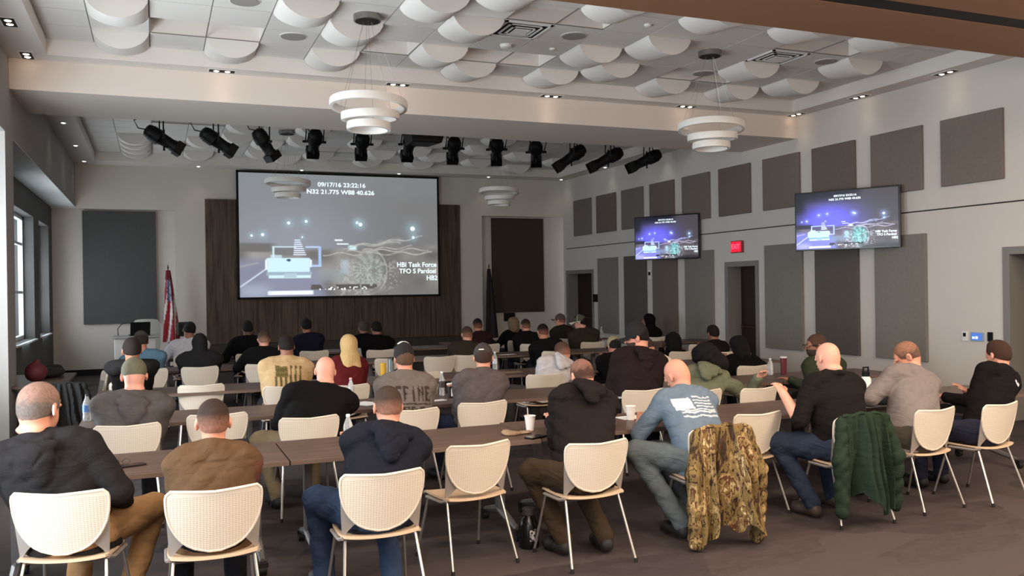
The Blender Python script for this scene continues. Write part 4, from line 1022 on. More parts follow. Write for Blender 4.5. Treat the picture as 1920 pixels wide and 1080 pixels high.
    # ---- trousers
    l = Vol(lo, np.array([hi[0], hi[1], .80]), v)
    i_ = .014
    l.ell((0, -.02, .54), V(.178*w, .14, .115), None, .03, i_)
    for s in (-1, 1): l.cone(hip[s], kn[s], .088*w, .064*w, .05, i_); l.cone(kn[s], an[s]+V(0, 0, .01), .062, .048, .03, i_)
    l.warp(.006, 48, 7)
    l.mesh('trousers', cloth_mat(P.get('pants', (40, 42, 52)), 'trouser'), body)
    # ---- shoes
    for s in (-1, 1):
        q = Vol(np.minimum(an[s], toe[s])-V(.12, .12, .12), np.maximum(an[s], toe[s])+V(.12, .12, .08), .009 if near else .016)
        f0 = an[s]-V(0, .03, .045); q.cone(f0, toe[s], .044, .038, .03); q.cone(an[s]-V(0, .02, .02), an[s], .045, .046, .03); q.cone(toe[s]*.8+f0*.2, toe[s]+V(0, 0, -.004), .046, .04, .03)
        q.cut((0, 0, -1), (0, 0, an[s][2]-.092))
        q.mesh('shoe', mat('shoe_%d_%d_%d' % P.get('shoe', (18, 17, 17)), P.get('shoe', (18, 17, 17)), .6), body)
    # ---- hair
    hr = P.get('hair', 'short'); hc_ = P.get('hcol', (38, 28, 24)); hv = .0045 if near else .008
    if hr != 'bald' and not (P.get('hood') == 'up'):
        e0 = Hc-V(.2, .2, .2); e1 = Hc+V(.2, .2, .2)
        if hr in ('long', 'curly', 'bun'): e0 = Hc-V(.26, .32, .48)
        q = Vol(e0, e1, hv); th = {'short': .007, 'fade': .003, 'crop': .005, 'crown': .0025, 'long': .016, 'curly': .03, 'bun': .012}[hr]
        q.ell(H(0, -.012, .025), V(.0755, .096, .088)*hs, Rh, .02, th); q.ell(H(0, -.045, -.02), V(.060, .055, .058)*hs, Rh, .03, th)
        if hr == 'short': q.ell(H(0, .01, .075), V(.055, .07, .04)*hs, Rh, .02, .004)
        n = Rh@unit(V(0, .40, -1.0 if hr != 'fade' else -1.0)); pz = {'short': -.045, 'crop': -.05, 'fade': -.05, 'crown': -.06, 'long': -.42, 'curly': -.12, 'bun': -.05}[hr]
        q.cut(n, H(0, -.07, pz))
        q.cut(Rh@unit(V(0, 1, -.35)), H(0, .070, .045))
        if hr == 'long':
            q.cone(H(0, -.05, .03), H(0, -.105, -.12), .085, .10, .03); q.cone(H(-.02, -.125, -.12), H(-.035, -.165, -.34), .09, .05, .03); q.cone(H(.03, -.125, -.12), H(.09, -.15, -.31), .075, .045, .03)
            q.ell(H(0, .10, -.02), V(.06, .07, .12)*hs, Rh, .02, sub=True); q.warp(.003, 20, 3)
        if hr == 'curly':
            q.cone(H(0, -.03, .0), H(-.02, -.05, -.10), .10, .11, .03); q.ell(H(0, .10, -.03), V(.06, .06, .10), Rh, .02, sub=True); q.warp(.008, 60, 5)
        if hr == 'bun': q.ell(H(0, -.115, .0), V(.045, .04, .045), Rh, .015)
        for s in (-1, 1):
            if hr not in ('long', 'curly'): q.ell(H(s*.085, -.002, -.022), V(.016, .030, .040)*hs, Rh, .004, sub=True)
        q.warp(.0009, 120, 4)
        hm = mat('hair_%d_%d_%d' % hc_, hc_, .75, noise=.30, nscale=70, bump=.6, bscale=240, stretch=(3, 3, 1) if hr != 'long' else (5, 5, .5), spec=.25)
        def skinblend(p):
            # closely cropped sides show the scalp
            rel = (p-Hc)@Rh; h = rel[:, 2]/hs; k = np.clip((h+.03)/.075, 0, 1)[:, None]
            if hr == 'crown':
                r2 = (rel[:, 0]**2+(rel[:, 1]*.8-.012)**2)**.5; nz_ = .5+.5*np.sin(rel[:, 0]*95+2*np.sin(rel[:, 2]*70))*np.sin(rel[:, 2]*85+rel[:, 1]*60); k = np.clip((.040-h)/.05*.8+.5+(nz_-.5)*.6, .30, 1)[:, None]*np.clip((h+.07)/.04, .25, 1)[:, None]*.9
            return lin(hc_)*k+(lin(SK[P.get('skin', 'a')])*.38+lin(hc_)*.62)*(1-k)
        if hr in ('fade', 'crown'):
            hm = mat('cropped_hair_%d_%d_%d' % hc_+P.get('skin', 'a'), hc_, .75, noise=.2, nscale=60, bump=.5, bscale=260, attr='Col', spec=.25); q.mesh('hair', hm, body, skinblend)
        else: q.mesh('hair', hm, body)
    if P.get('beard'):
        q = Vol(Hc-V(.16, .18, .2), Hc+V(.16, .18, .12), hv); q.ell(H(0, .036, -.052), V(.057, .062, .066)*hs, Rh, .02, .004); q.cut(Rh@V(0, 0, 1), H(0, 0, -.035)); q.cut(Rh@unit(V(0, -1, 0)), H(0, .01, 0)); q.ell(H(0, .105, -.056), V(.024, .02, .008), Rh, .003, sub=True)
        q.mesh('beard', mat('hair_beard', (50, 36, 29), .8, bump=.5, bscale=200), body)
    if P.get('glasses'):
        bm = bmesh.new()
        for s in (-1, 1):
            c = [Vector(H(s*.034+.026*math.cos(a), .112, .004+.019*math.sin(a))) for a in np.linspace(0, 2*PI, 15)]; tube(bm, c, .0022, 5, False)
            tube(bm, [Vector(H(s*.060, .112, .008)), Vector(H(s*.082, .02, .006)), Vector(H(s*.082, -.01, -.006))], .0025, 5)
        tube(bm, [Vector(H(-.009, .112, .008)), Vector(H(.009, .112, .008))], .002, 5); obj('glasses', bm, m_black, body)
    if P.get('strap'):   # strap of glasses / hearing aid, a small grey-white device behind the ear
        bm = bmesh.new(); tube(bm, [Vector(H(.086, -.025, .012)), Vector(H(.090, -.032, -.008)), Vector(H(.088, -.026, -.03))], .005, 6); obj('hearing_aid', bm, m_white, body, True)
    # ---- cap
    cp = P.get('cap')
    if cp:
        q = Vol(Hc-V(.2, .2, .1), Hc+V(.2, .2, .22), hv); cr = cp.get('tall', 0)
        q.ell(H(0, -.008, .030), V(.080, .100, .094+cr)*hs, Rh, .01, .004); q.cut(Rh@unit(V(0, cp.get('tilt', .18), -1)), H(0, 0, cp.get('low', .008)))
        sgn = -1 if cp.get('back') else 1
        if cp.get('open'): q.ell(H(0, -.108*sgn, .028), V(.030, .03, .022), Rh, .004, sub=True)
        cc = cp['col']
        if cp.get('two'):
            def cf(p):
                rel = (p-Hc)@Rh; k = (rel[:, 1]*sgn > .02)[:, None]; seam = ((np.abs(rel[:, 0]) < .004) | (np.abs(rel[:, 1]*sgn-.02) < .004) | (rel[:, 2] < .022))[:, None]*cp.get('seams', 0)
                out = np.where(k, lin(cp['two']), lin(cc)); return np.where(seam > 0, lin((200, 196, 180)), out)
            c_ = q.mesh('cap', mat('cap_two_%s' % P['id'], cc, .85, noise=.1, nscale=80, bump=.3, bscale=300, attr='Col'), body, cf)
        else: c_ = q.mesh('cap', mat('cap_%d_%d_%d' % cc, cc, .85, noise=.1, nscale=60, bump=.3, bscale=300), body)
        bl_ = cp.get('brim', cc); Rm = Matrix(Rh.tolist()).to_4x4()
        def brim(u, vv):
            a = (u-.5)*2; x = a*.078*(1-.18*vv*vv); y = (.060+.095*vv*math.sqrt(max(0, 1-.55*a*a)))*1+.03*(1-abs(a)**2); z = .018-.030*a*a*(.4+.6*vv)-.012*vv
            return Vector(H(x, sgn*y, z+cp.get('lift', 0)*vv))
        bm = bmesh.new(); sheet(bm, brim, 12, 6, .005); obj('cap_brim', bm, mat('cap_%d_%d_%d' % bl_, bl_, .85), c_ or body, True)
        bm = bmesh.new(); lathe(bm, [(.008, -.004), (.007, .003), (.002, .006)], 8, Matrix.Translation(Vector(H(0, -.008, .030+.098+cr))) @ Rm); obj('cap_button', bm, mat('cap_%d_%d_%d' % bl_, bl_, .85), c_ or body)
        if cp.get('mark'):
            bm = bmesh.new(); sheet(bm, lambda u, vv: Vector(H((u-.5)*.045-.02, -.0995-.008+.9*((u-.5)*.045-.02)**2*6, .062+(vv-.5)*.008)), 6, 2, .002); obj('cap_patch', bm, mat('cap_mark', (226, 222, 214), .7), c_ or body)
    if P.get('foam'):
        bm = bmesh.new(); sheet(bm, lambda u, vv: Vector(H((u-.5)*.09, -.02+.05*vv, .142-.020*(2*u-1)**2)), 8, 4, .004); obj('cap_panel', bm, mat('cap_white_panel', (238, 236, 232), .7), c_ or body)
    return body
# ================================================================== the audience
def flag_tee(out, x, u, back, p):
    m = back > .0; W = lin((222, 224, 228)); x = x+.02+u*.10
    n = np.sin(x*160+p[:, 2]*210)+np.sin(x*90-p[:, 2]*130)
    can = m & (x > -.15) & (x < .0) & (u < -.055) & (u > -.165); out[can] = W; W = W*.8+lin((100, 116, 130))*.2
    for k in range(5):
        uu = -.055-.030*k; st = m & (x > (.018 if k < 4 else -.12)) & (x < .17) & (np.abs(u-uu-.006*np.sin(x*40)) < .0055+.002*n*.5); out[st] = W*.92
    for k in range(2):
        uu = -.195-.036*k; st = m & (x > -.12) & (x < .17) & (np.abs(u-uu-.005*np.sin(x*50)) < .007+.002*n*.5); out[st] = W*.92
    return out
def flag_sweat(out, x, u, back, p):
    m = back > .0; D = lin((96, 84, 50)); can = m & (x > -.135) & (x < .0) & (u < -.045-.25*np.maximum(0, .05-np.abs(x+.06))) & (u > -.175)
    out[can] = D; st = np.sin(x*120)*np.sin((u+x)*110) > .5; out[can & st] = D*1.9
    for k in range(6):
        xc = -.125+k*.052; top = -.175 if k < 3 else -.035; out[m & (np.abs(x-xc) < .011) & (u < top) & (u > -.36)] = D*.9
    return out
GL = {'D': ['110', '101', '101', '101', '110'], 'E': ['111', '100', '110', '100', '111'], 'F': ['111', '100', '110', '100', '100'], 'I': ['010', '010', '010', '010', '010'], 'N': ['1001', '1101', '1011', '1001', '1001'], 'R': ['110', '101', '110', '101', '101'], 'A': ['010', '101', '111', '101', '101'], 'O': ['111', '101', '101', '101', '111'], 'H': ['101', '101', '111', '101', '101']}
def letter_tee(out, x, u, back, p):
    m = back > 0; D = lin((62, 52, 50))
    def word(s, x0, x1, u0, u1):
        n = len(s); cw = (x1-x0)/n
        for i, c in enumerate(s):
            g = GL[c]; nc = len(g[0])
            cx = ((x-x0-i*cw)/(cw*.78)*nc); cy = ((u0-u)/(u0-u1)*5)
            inside = m & (cx >= 0) & (cx < nc) & (cy >= 0) & (cy < 5); ii = np.where(inside)[0]
            for q in ii:
                if g[int(cy[q])][int(cx[q])] == '1': out[q] = D
    word('DEFINE', -.20, .20, -.055, -.19); 
    out[m & (np.abs(u+.212) < .006) & (np.abs(x) < .19)] = D
    word('HERO', -.15, .15, -.235, -.32)
    return out
def emblem(xc, uc, r, col=(226, 224, 220)):
    def f(out, x, u, back, p):
        d = np.sqrt((x-xc)**2+(u-uc)**2); out[(back > 0) & (d < r) & ~((np.abs(x-xc-.3*r) < r*.3) & (u > uc))] = lin(col); return out
    return f
def vest(out, x, u, back, p):
    # maroon sleeve showing at the right side of the brown jacket
    out[(x > .215) & (u < -.02)] = lin((92, 58, 50)); return out
def camo_dark(out, x, u, back, p): return out
BLK = (17, 16, 17)
C = []
def add(seat, px, py, hY, label, **k):
    k.update(seat=SEATS[seat] if isinstance(seat, int) else seat, px=px, py=py, hY=hY, label=label, Y=(SEATS[seat] if isinstance(seat, int) else seat)[1], id='p%d' % len(C)); C.append(k)
add(0, 72, 716, 5.36, 'heavy-set person with cropped grey hair in a black hooded jacket at the front left', kind='hoodie', col=(36, 34, 35), hair='crown', hcol=(98, 92, 88), head=(-18, 4, 0), hs=1.22, w=1.14, belly=.35, arms=(('lap'), (.20, .22, .66)), pants=(150, 116, 80), shoe=(22, 20, 20), jowl=True, skin='a', strap=True, twist=6, knee={1: (.30, .46, .56), -1: (-.1, .48, .56)}, ankle={1: (.20, .30, .10), -1: (-.1, .36, .10)})
add(1, 396, 748, 5.16, 'person with short brown hair in a brown canvas jacket, front row', kind='jacket', col=(88, 66, 47), hair='fade', hcol=(50, 37, 31), head=(0, 4, 0), w=.97, hs=1.10, arms=('near', 'near'), pants=(24, 24, 28), paint=vest, skin='a', wr=.006, wf=20)
add(2, 723, 724, 5.30, 'person with faded brown haircut in a navy hooded sweatshirt and blue jeans', kind='hoodie', col=(28, 29, 38), hair='fade', hcol=(58, 44, 36), head=(4, 6, 0), w=1.06, arms=('cross', 'cross'), pants=(46, 60, 84), shoe=(34, 34, 38), skin='a', knee={-1: (-.27, .40, .56), 1: (.14, .38, .55)}, ankle={-1: (-.24, .34, .10), 1: (.12, .10, .10)}, wr=.006, wf=18)
add(4, 1088, 674, 6.00, 'person with receding hair in a quilted black jacket, leaning over the table', kind='puffer', col=(32, 27, 27), hair='crown', hcol=(56, 38, 30), head=(0, 22, 0), w=1.02, arms=('near', 'near'), pants=(62, 50, 38), shoe=(30, 28, 26), skin='p', wr=.008, wf=40, belly=.2, hood='down', knee={-1: (-.22, .34, .55), 1: (.12, .36, .55)}, ankle={-1: (-.10, .10, .10), 1: (.18, .02, .10)})
add(5, 1266, 674, 5.85, 'bald person in a faded blue t-shirt with a white flag print, bent over the table', kind='tee', col=(98, 114, 130), hair='bald', head=(18, 32, -8), w=1.06, arms=((-.24, .62, .79), (.02, .62, .80)), pants=(92, 100, 104), shoe=(26, 25, 25), skin='a', paint=flag_tee, wr=.006, wf=18, knee={-1: (-.42, .32, .60), 1: (-.20, .44, .56)}, ankle={-1: (-.22, -.02, .11), 1: (-.05, .25, .10)}, toe={-1: (-.02, .20, -.05)})
add(7, 1549, 643, 5.62, 'bald broad person in a black polo shirt at the right of the nearest row', kind='polo', col=(24, 21, 20), hair='bald', head=(6, 16, 4), w=1.12, jowl=True, arms=((-.33, .30, .95, -.6, -.1, -.9), (.1, .48, .80)), pants=(44, 52, 70), shoe=(60, 48, 42), skin='p', belly=.3, knee={-1: (-.36, .36, .56), 1: (.12, .42, .56)}, ankle={-1: (-.22, .10, .10), 1: (.12, .30, .10)})
add(8, 1697, 641, 5.78, 'person with thinning hair in a grey pullover, looking down at the table', kind='shirt', col=(120, 112, 110), hair='crown', hcol=(92, 70, 54), head=(48, 26, 0), w=1.16, arms=((-.34, .50, .82), (.0, .52, .80)), pants=(66, 60, 54), skin='a', wr=.007, wf=18, belly=.25)
add(9, 1869, 639, 5.66, 'young person with brown hair in a black sweater with a small white emblem, far right', kind='shirt', col=(18, 15, 16), hair='short', hcol=(62, 40, 30), head=(-8, 4, 0), w=1.03, arms=('table', 'near'), pants=(38, 40, 54), skin='a', paint=emblem(.05, -.05, .024))
add(10, 249, 670, 7.74, 'person in a grey hooded sweatshirt and olive cap, second row at the left', kind='hoodie', col=(84, 79, 78), hair='bald', head=(4, 6, 0), w=1.20, hs=1.16, jowl=True, cap=dict(col=(100, 97, 78), low=.012, tilt=.24), arms=('near', 'near'), pants=(30, 30, 34), skin='p', wr=.007, wf=18)
add(12, 607, 669, 7.62, 'bald broad person in a black long-sleeved shirt, second row', kind='shirt', col=(18, 16, 17), hair='bald', head=(0, 10, 6), w=1.28, jowl=True, arms=((.0, .42, .80), 'cross'), pants=(122, 106, 82), skin='p', belly=.3, knee={-1: (-.30, .38, .55)}, ankle={-1: (-.2, .2, .1)})
add(13, 755, 644, 7.62, 'person in a grey shirt with dark lettering and a black trucker cap', kind='shirt', col=(110, 102, 98), hair='crop', hcol=(96, 74, 58), head=(0, 2, 0), w=1.12, cap=dict(col=(26, 18, 20), open=True, low=.004, tilt=.12, tall=.012), foam=True, arms=('near', 'near'), pants=(60, 60, 48), skin='a', paint=letter_tee, wr=.004)
add(14, 904, 643, 7.70, 'person in a grey polo and dark cap, second row centre', kind='shirt', col=(88, 80, 80), hair='crop', hcol=(60, 44, 36), head=(-22, 8, 0), w=1.10, cap=dict(col=(58, 48, 48), low=.0, tilt=.34, mark=True), arms=('near', 'cross'), pants=(34, 40, 56), skin='a', wr=.007, wf=18)
add(15, 1192, 606, 7.95, 'large person in a dark maroon hooded sweatshirt and black cap turned left', kind='hoodie', col=(36, 26, 27), hair='short', hcol=(22, 15, 13), head=(62, 12, 0), w=1.22, hs=1.16, cap=dict(col=(16, 13, 14), low=.0, tilt=.12, tall=.02, lift=.01), arms=('table', 'table'), pants=(20, 18, 20), skin='a', beard=True)
add(37, 1322, 646, 7.72, 'person with long black hair leaning sideways, green hooded top, arm over the next chair', kind='hoodie', col=(104, 106, 86), hair='curly', hcol=(12, 10, 12), head=(25, 30, -38), hs=1.2, w=1.0, arms=('near', (.74, -.12, .885, .2, .5, -.6)), pants=(20, 18, 20), skin='p', wr=.008, wf=22, twist=-22)
add(42, 1528, 627, 7.65, 'bearded person with glasses in a dark green top, seen in profile facing left', kind='shirt', col=(48, 54, 40), hair='crop', hcol=(78, 54, 44), head=(72, 4, 0), w=1.1, beard=True, glasses=True, arms=((-.40, .25, .80), 'table'), pants=(30, 28, 30), skin='c')
add(18, 535, 630, 10.1, 'person in a tan sweatshirt with a dark flag on the back, third row', kind='shirt', col=(188, 158, 118), hair='short', hcol=(30, 22, 20), head=(0, 14, 0), w=1.20, arms=('near', 'near'), pants=(40, 40, 44), skin='c', paint=flag_sweat)
add(22, 652, 629, 10.05, 'person with long straight blonde hair and a dark red top, third row', kind='shirt', col=(84, 24, 26), hair='long', hcol=(206, 172, 118), head=(-5, 5, 0), w=.90, hs=1.08, arms=('near', 'near'), pants=(30, 30, 40), skin='p')
add(23, 246, 634, 10.15, 'dark-haired person in a charcoal top, third row left behind the olive cap', kind='shirt', col=(34, 32, 33), hair='short', hcol=(38, 28, 25), head=(3, 8, 0), w=1.05, hs=1.16, arms=('near', 'near'), pants=(24, 24, 28), skin='b')
add(20, 1052, 641, 9.98, 'person in a pale grey hooded sweatshirt, third row, head turned left', kind='hoodie', col=(192, 186, 186), hair='fade', hcol=(84, 58, 48), head=(14, 16, -10), w=1.10, hs=1.1, arms=('near', 'near'), pants=(70, 62, 56), skin='a', wr=.007, wf=20)
add(43, 1149, 630, 10.35, 'person in black with a tan mesh-backed cap, third row right', kind='shirt', col=(14, 12, 13), hair='short', hcol=(20, 16, 15), head=(0, 16, 0), w=1.18, cap=dict(col=(144, 132, 100), low=-.01, tilt=.10, two=(30, 22, 22)), arms=('near', 'near'), pants=(20, 18, 20), skin='b')
add(19, 373, 629, 13.1, 'hunched person in a black hooded top, fourth row left', kind='hoodie', hood='up', col=(34, 33, 34), head=(0, 30, 0), w=1.20, arms=('near', 'near'), skin='b', pants=(30, 30, 34))
add(30, 263, 620, 13.0, 'person in a faded blue shirt with dark cap, fourth row at the far left', kind='shirt', col=(84, 112, 132), hair='short', hcol=(44, 36, 30), cap=dict(col=(58, 54, 44), low=.0, tilt=.2), head=(0, 12, 0), w=1.18, hs=1.15, arms=('near', 'near'), skin='b')
add(26, 493, 620, 13.0, 'fair-haired person in a black sweater, fourth row', kind='shirt', col=BLK, hair='fade', hcol=(70, 54, 42), head=(0, 6, 0), w=1.12, arms=((-.25, .42, .8), 'near'), skin='p')
add(31, 874, 612, 13.0, 'person with cropped hair in a dark olive jacket, fourth row centre', kind='jacket', col=(50, 44, 36), hair='fade', hcol=(66, 48, 38), head=(0, 6, 0), w=1.16, hs=1.1, arms=('near', 'near'), skin='a')
add(34, 1016, 607, 13.0, 'dark-haired person in black with a bare neck, fourth row right of centre', kind='tee', col=BLK, hair='fade', hcol=(22, 15, 13), head=(0, 6, 0), w=1.18, hs=1.12, arms=('near', 'near'), skin='b')
add(29, 354, 604, 15.3, 'person in a white shirt beside the flag, leaning left', kind='shirt', col=(196, 194, 202), hair='short', hcol=(26, 20, 20), head=(0, 14, 10), w=1.24, hs=1.2, arms=((-.35, .4, .8), 'near'), skin='c')
add(28, 463, 602, 15.2, 'dark figure in black before the left part of the wood panel', kind='shirt', col=(12, 11, 12), hair='short', hcol=(16, 13, 13), head=(0, 5, 0), w=1.2, hs=1.1, arms=((-.35, .3, .7), 'near'), skin='d')
add(27, 573, 598, 15.3, 'dark-haired person in a navy shirt below the projection screen', kind='shirt', col=(22, 22, 36), hair='short', hcol=(16, 12, 13), head=(0, 5, 0), w=1.1, hs=1.12, arms=('near', 'near'), skin='c')
def auto(px, hY, rz=0.0, lab='', dx=0.0):
    x = x_at(px, hY)-dx; y = hY-.12; SEATS.append((x, y, rz)); dup(C0, (x, y, 0), rz, lab); return len(SEATS)-1
add(auto(680, 15.6, lab='white chair under the grey-haired person in black before the wood panel'), 680, 602, 15.6, 'grey-haired person in black before the middle of the wood panel', kind='shirt', col=(11, 10, 12), hair='short', hcol=(70, 62, 54), head=(0, 5, 0), w=1.1, hs=1.1, arms=('near', 'near'), skin='c')
add(auto(704, 15.0, lab='white chair under the dark person beside the grey-haired one'), 704, 603, 15.0, 'black-haired person in black, right beside the grey-haired one', kind='shirt', col=(11, 10, 11), hair='short', hcol=(14, 11, 11), head=(10, 5, 0), w=1.2, hs=1.1, arms=('near', 'near'), skin='c')
add(32, 894, 597, 15.3, 'dark-haired person in maroon against the white pillar', kind='shirt', col=(44, 24, 26), hair='fade', hcol=(28, 20, 18), head=(-6, 5, 0), w=1.0, hs=1.12, arms=('near', 'near'), skin='b')
add(auto(961, 16.0, lab='white chair under the person with pale tousled hair'), 961, 597, 16.0, 'person with pale tousled hair in black, under the dark brown wall panel', kind='shirt', col=BLK, hair='curly', hcol=(120, 100, 78), head=(10, 8, 0), w=1.08, hs=1.0, arms=((-.4, .25, .8), 'near'), skin='b')
add(33, 984, 598, 14.95, 'crew-cut person in black under the dark brown wall panel', kind='shirt', col=BLK, hair='fade', hcol=(48, 30, 24), head=(0, 5, 0), w=1.1, hs=1.1, arms=('near', 'near'), skin='a')
add(35, 1049, 588, 16.0, 'person in a dark olive jacket and brown cap beside the far corner door', kind='jacket', col=(44, 40, 30), hair='fade', hcol=(60, 44, 38), head=(35, 4, 0), w=1.06, hs=1.1, cap=dict(col=(78, 62, 56), low=.02, tilt=.1, lift=.03), arms=('near', 'near'), skin='a')
add(36, 1086, 590, 14.8, 'person in a dark olive jacket and a white-seamed green mesh cap by the far door', kind='jacket', col=(52, 48, 38), hair='short', hcol=(28, 20, 18), head=(50, 6, 0), w=1.25, hs=1.15, cap=dict(col=(74, 78, 62), low=.0, tilt=.1, two=(74, 78, 62), seams=1, brim=(206, 202, 188)), arms=('near', 'near'), skin='p')
add(auto(1212, 15.4, lab='chair under the person in the pointed black hood'), 1214, 590, 15.4, 'person in a pointed black hood facing left, before the tall grey wall panel', kind='hoodie', hood='up', col=(14, 12, 13), head=(60, 0, 0), w=1.0, hs=1.12, arms=('near', 'near'), skin='c')
add(auto(1236, 9.1, 0, lab='chair under the stooping person in white behind the black cap'), 1209, 634, 9.25, 'stooping person in a white shirt behind the large person in maroon', kind='shirt', col=(226, 214, 196), hair='short', hcol=(60, 44, 38), head=(20, 40, 0), w=1.15, arms=('table', 'table'), skin='b', twist=10)
add(auto(1258, 11.9, lab='chair under the person with bushy black hair'), 1260, 626, 11.9, 'person with bushy black hair before the purple-grey wall panel', kind='shirt', col=(14, 12, 13), hair='curly', hcol=(10, 8, 9), head=(0, 20, 0), w=.95, hs=1.15, arms=('near', 'near'), skin='d')
add(auto(1334, 11.5, lab='chair under the short-haired person left of the exit door'), 1335, 610, 11.5, 'dark short-haired person with a white collar, left of the exit door', kind='polo', col=(24, 19, 21), hair='short', hcol=(26, 18, 17), head=(0, 4, 0), w=1.0, hs=1.08, arms=('near', 'near'), skin='c')
add(auto(1382, 9.4, lab='chair under the black-haired person before the exit door'), 1382, 633, 9.45, 'black-haired person in black before the exit door', kind='shirt', col=(12, 10, 11), hair='curly', hcol=(12, 9, 10), head=(20, 12, 0), w=1.15, hs=1.0, arms=('near', (.3, .25, .9)), skin='b')
for P_ in C:
    person(P_)
# ================================================================== garments hung on chairs
def camo():
    m = bpy.data.materials.new('camouflage_cloth'); m.use_nodes = True; nt = m.node_tree; N = nt.nodes; L = nt.links
    b = N['Principled BSDF']; b.inputs['Roughness'].default_value = .8; b.inputs['Specular IOR Level'].default_value = .25
    tc = N.new('ShaderNodeTexCoord'); mp = N.new('ShaderNodeMapping'); mp.inputs['Scale'].default_value = (6, 5, 2.5); L.new(tc.outputs['Object'], mp.inputs[0])
    n = N.new('ShaderNodeTexNoise'); n.inputs['Scale'].default_value = 1.4; n.inputs['Detail'].default_value = 4; n.inputs['Roughness'].default_value = .6; n.inputs['Distortion'].default_value = .3; L.new(mp.outputs[0], n.inputs['Vector'])
    cr = N.new('ShaderNodeValToRGB'); cr.color_ramp.interpolation = 'CONSTANT'; E = cr.color_ramp.elements
    E[0].position = 0; E[0].color = srgb(52, 36, 24); E[1].position = .41; E[1].color = srgb(112, 92, 54)
    for p, c in ((.38, (70, 50, 34)), (.44, (120, 98, 58)), (.475, (48, 32, 24)), (.50, (132, 108, 68)), (.54, (168, 142, 98)), (.57, (92, 58, 42)), (.60, (128, 106, 62)), (.64, (206, 184, 144)), (.67, (110, 72, 54)), (.72, (150, 126, 80))):
        e = E.new(p); e.color = srgb(*c)
    L.new(n.outputs['Fac'], cr.inputs[0]); L.new(cr.outputs[0], b.inputs['Base Color'])
    n2 = N.new('ShaderNodeTexNoise'); n2.inputs['Scale'].default_value = 30; L.new(tc.outputs['Object'], n2.inputs['Vector']); bp = N.new('ShaderNodeBump'); bp.inputs['Strength'].default_value = .4; bp.inputs['Distance'].default_value = .02
    L.new(n2.outputs['Fac'], bp.inputs['Height']); L.new(bp.outputs[0], b.inputs['Normal']); return m
def draped(seat, m, label, name, cat, seed, wid=.30, bottom=.10, flare=.10, parts=True, top=.845, sleeve=.10):
    """jacket hung over a chair back: a folded body cloth, and two sleeves hanging at the sides"""
    r = random.Random(seed); ph = [r.uniform(0, 6.28) for _ in range(8)]
    folds = [(r.uniform(.05, .11)*r.choice((1, 1, -.5)), -.9+1.8*(k_+.5)/8+r.uniform(-.08, .08), r.uniform(.06, .13), r.uniform(-.25, .25)) for k_ in range(8)]
    e_ = empty(name, (seat[0], seat[1], 0), seat[2], label, cat)
    def body(u, v):
        a = 2*u-1; fall = v
        hem = bottom+.05*(1-a)*0+.06*math.sin(a*2.3+ph[0])+.035*math.sin(a*7+ph[1])+.02*math.sin(a*15+ph[6])
        z = top-(top-hem)*v**1.0-.02*a*a*(1-v); wd = wid*(.84+flare*2.2*v)
        x = a*wd+.012*math.sin(9*v+ph[2]+a*3)*v
        y = -.262-.03*v+.50*x*x*(1-.5*v)-.02*math.sin(v*PI)+.006*math.sin(a*21+ph[4]-v*9)*v
        for A_, c_, w_, dr in folds: y -= A_*(.15+v**.8)*math.exp(-((a-c_-dr*v)/(w_*(.7+.5*v)))**2)
        if abs(a) > .86: y += (abs(a)-.86)*1.0*(.4+v*.3)
        return Vector((x, y, z))
    bm = bmesh.new(); sheet(bm, body, 64, 48, .010)
    obj('jacket_back', bm, m, e_, True)
    bm = bmesh.new()
    def over(u, v):
        a = 2*u-1; x = a*wid*.84*(1-.12*v); A = v*PI*.62
        return Vector((x, -.262+.50*x*x+.042*(1-math.cos(A))+.22*max(0, v-.5)*.3, top-.02*a*a+.020*math.sin(A)-.30*max(0, v-.45)**1.3+.006*math.sin(a*9+ph[5])))
    sheet(bm, over, 40, 14, .010)
    obj('jacket_collar', bm, m, e_, True)
    if parts:
        for s in (-1, 1):
            q = Vol((-.6, -.6, -.02), (.6, .3, 1.0), .009)
            p0 = V(s*wid*.80, -.255+.03, top-.05); p1 = V(s*(wid*.98+.02), -.285, .52); p2 = V(s*(wid*1.06+sleeve*.3), -.275+.02*s, bottom+sleeve)
            q.cone(p0, p1, .040, .050, .03); q.cone(p1, p2, .052, .046, .03); q.cone(p2, p2-V(0, 0, .03), .048, .046, .02)
            q.warp(.011, 60, seed+s); o = q.mesh('sleeve', m, e_)
    return e_
draped(SEATS[5], camo(), 'camouflage hunting jacket hanging over a chair back almost to the carpet', 'camouflage_jacket', 'jacket', 3, .245, .10, .12, True, .850, -.02)
m_green = mat('green_fleece', (38, 50, 39), .97, noise=.10, nscale=18, bump=.4, bscale=160, spec=.1, folds=5)
draped(SEATS[7], m_green, 'dark green fleece jacket hanging over a chair back', 'fleece_jacket', 'jacket', 11, .245, .17, .06, True, .850, .0)
m_blkj = mat('black_jacket_cloth', (26, 25, 26), .85, noise=.1, nscale=18, bump=.3, bscale=120)
draped(SEATS[41], m_blkj, 'black jacket hung over a chair by the windows', 'black_jacket', 'jacket', 5, .26, .30, .05, True, .850, .02)

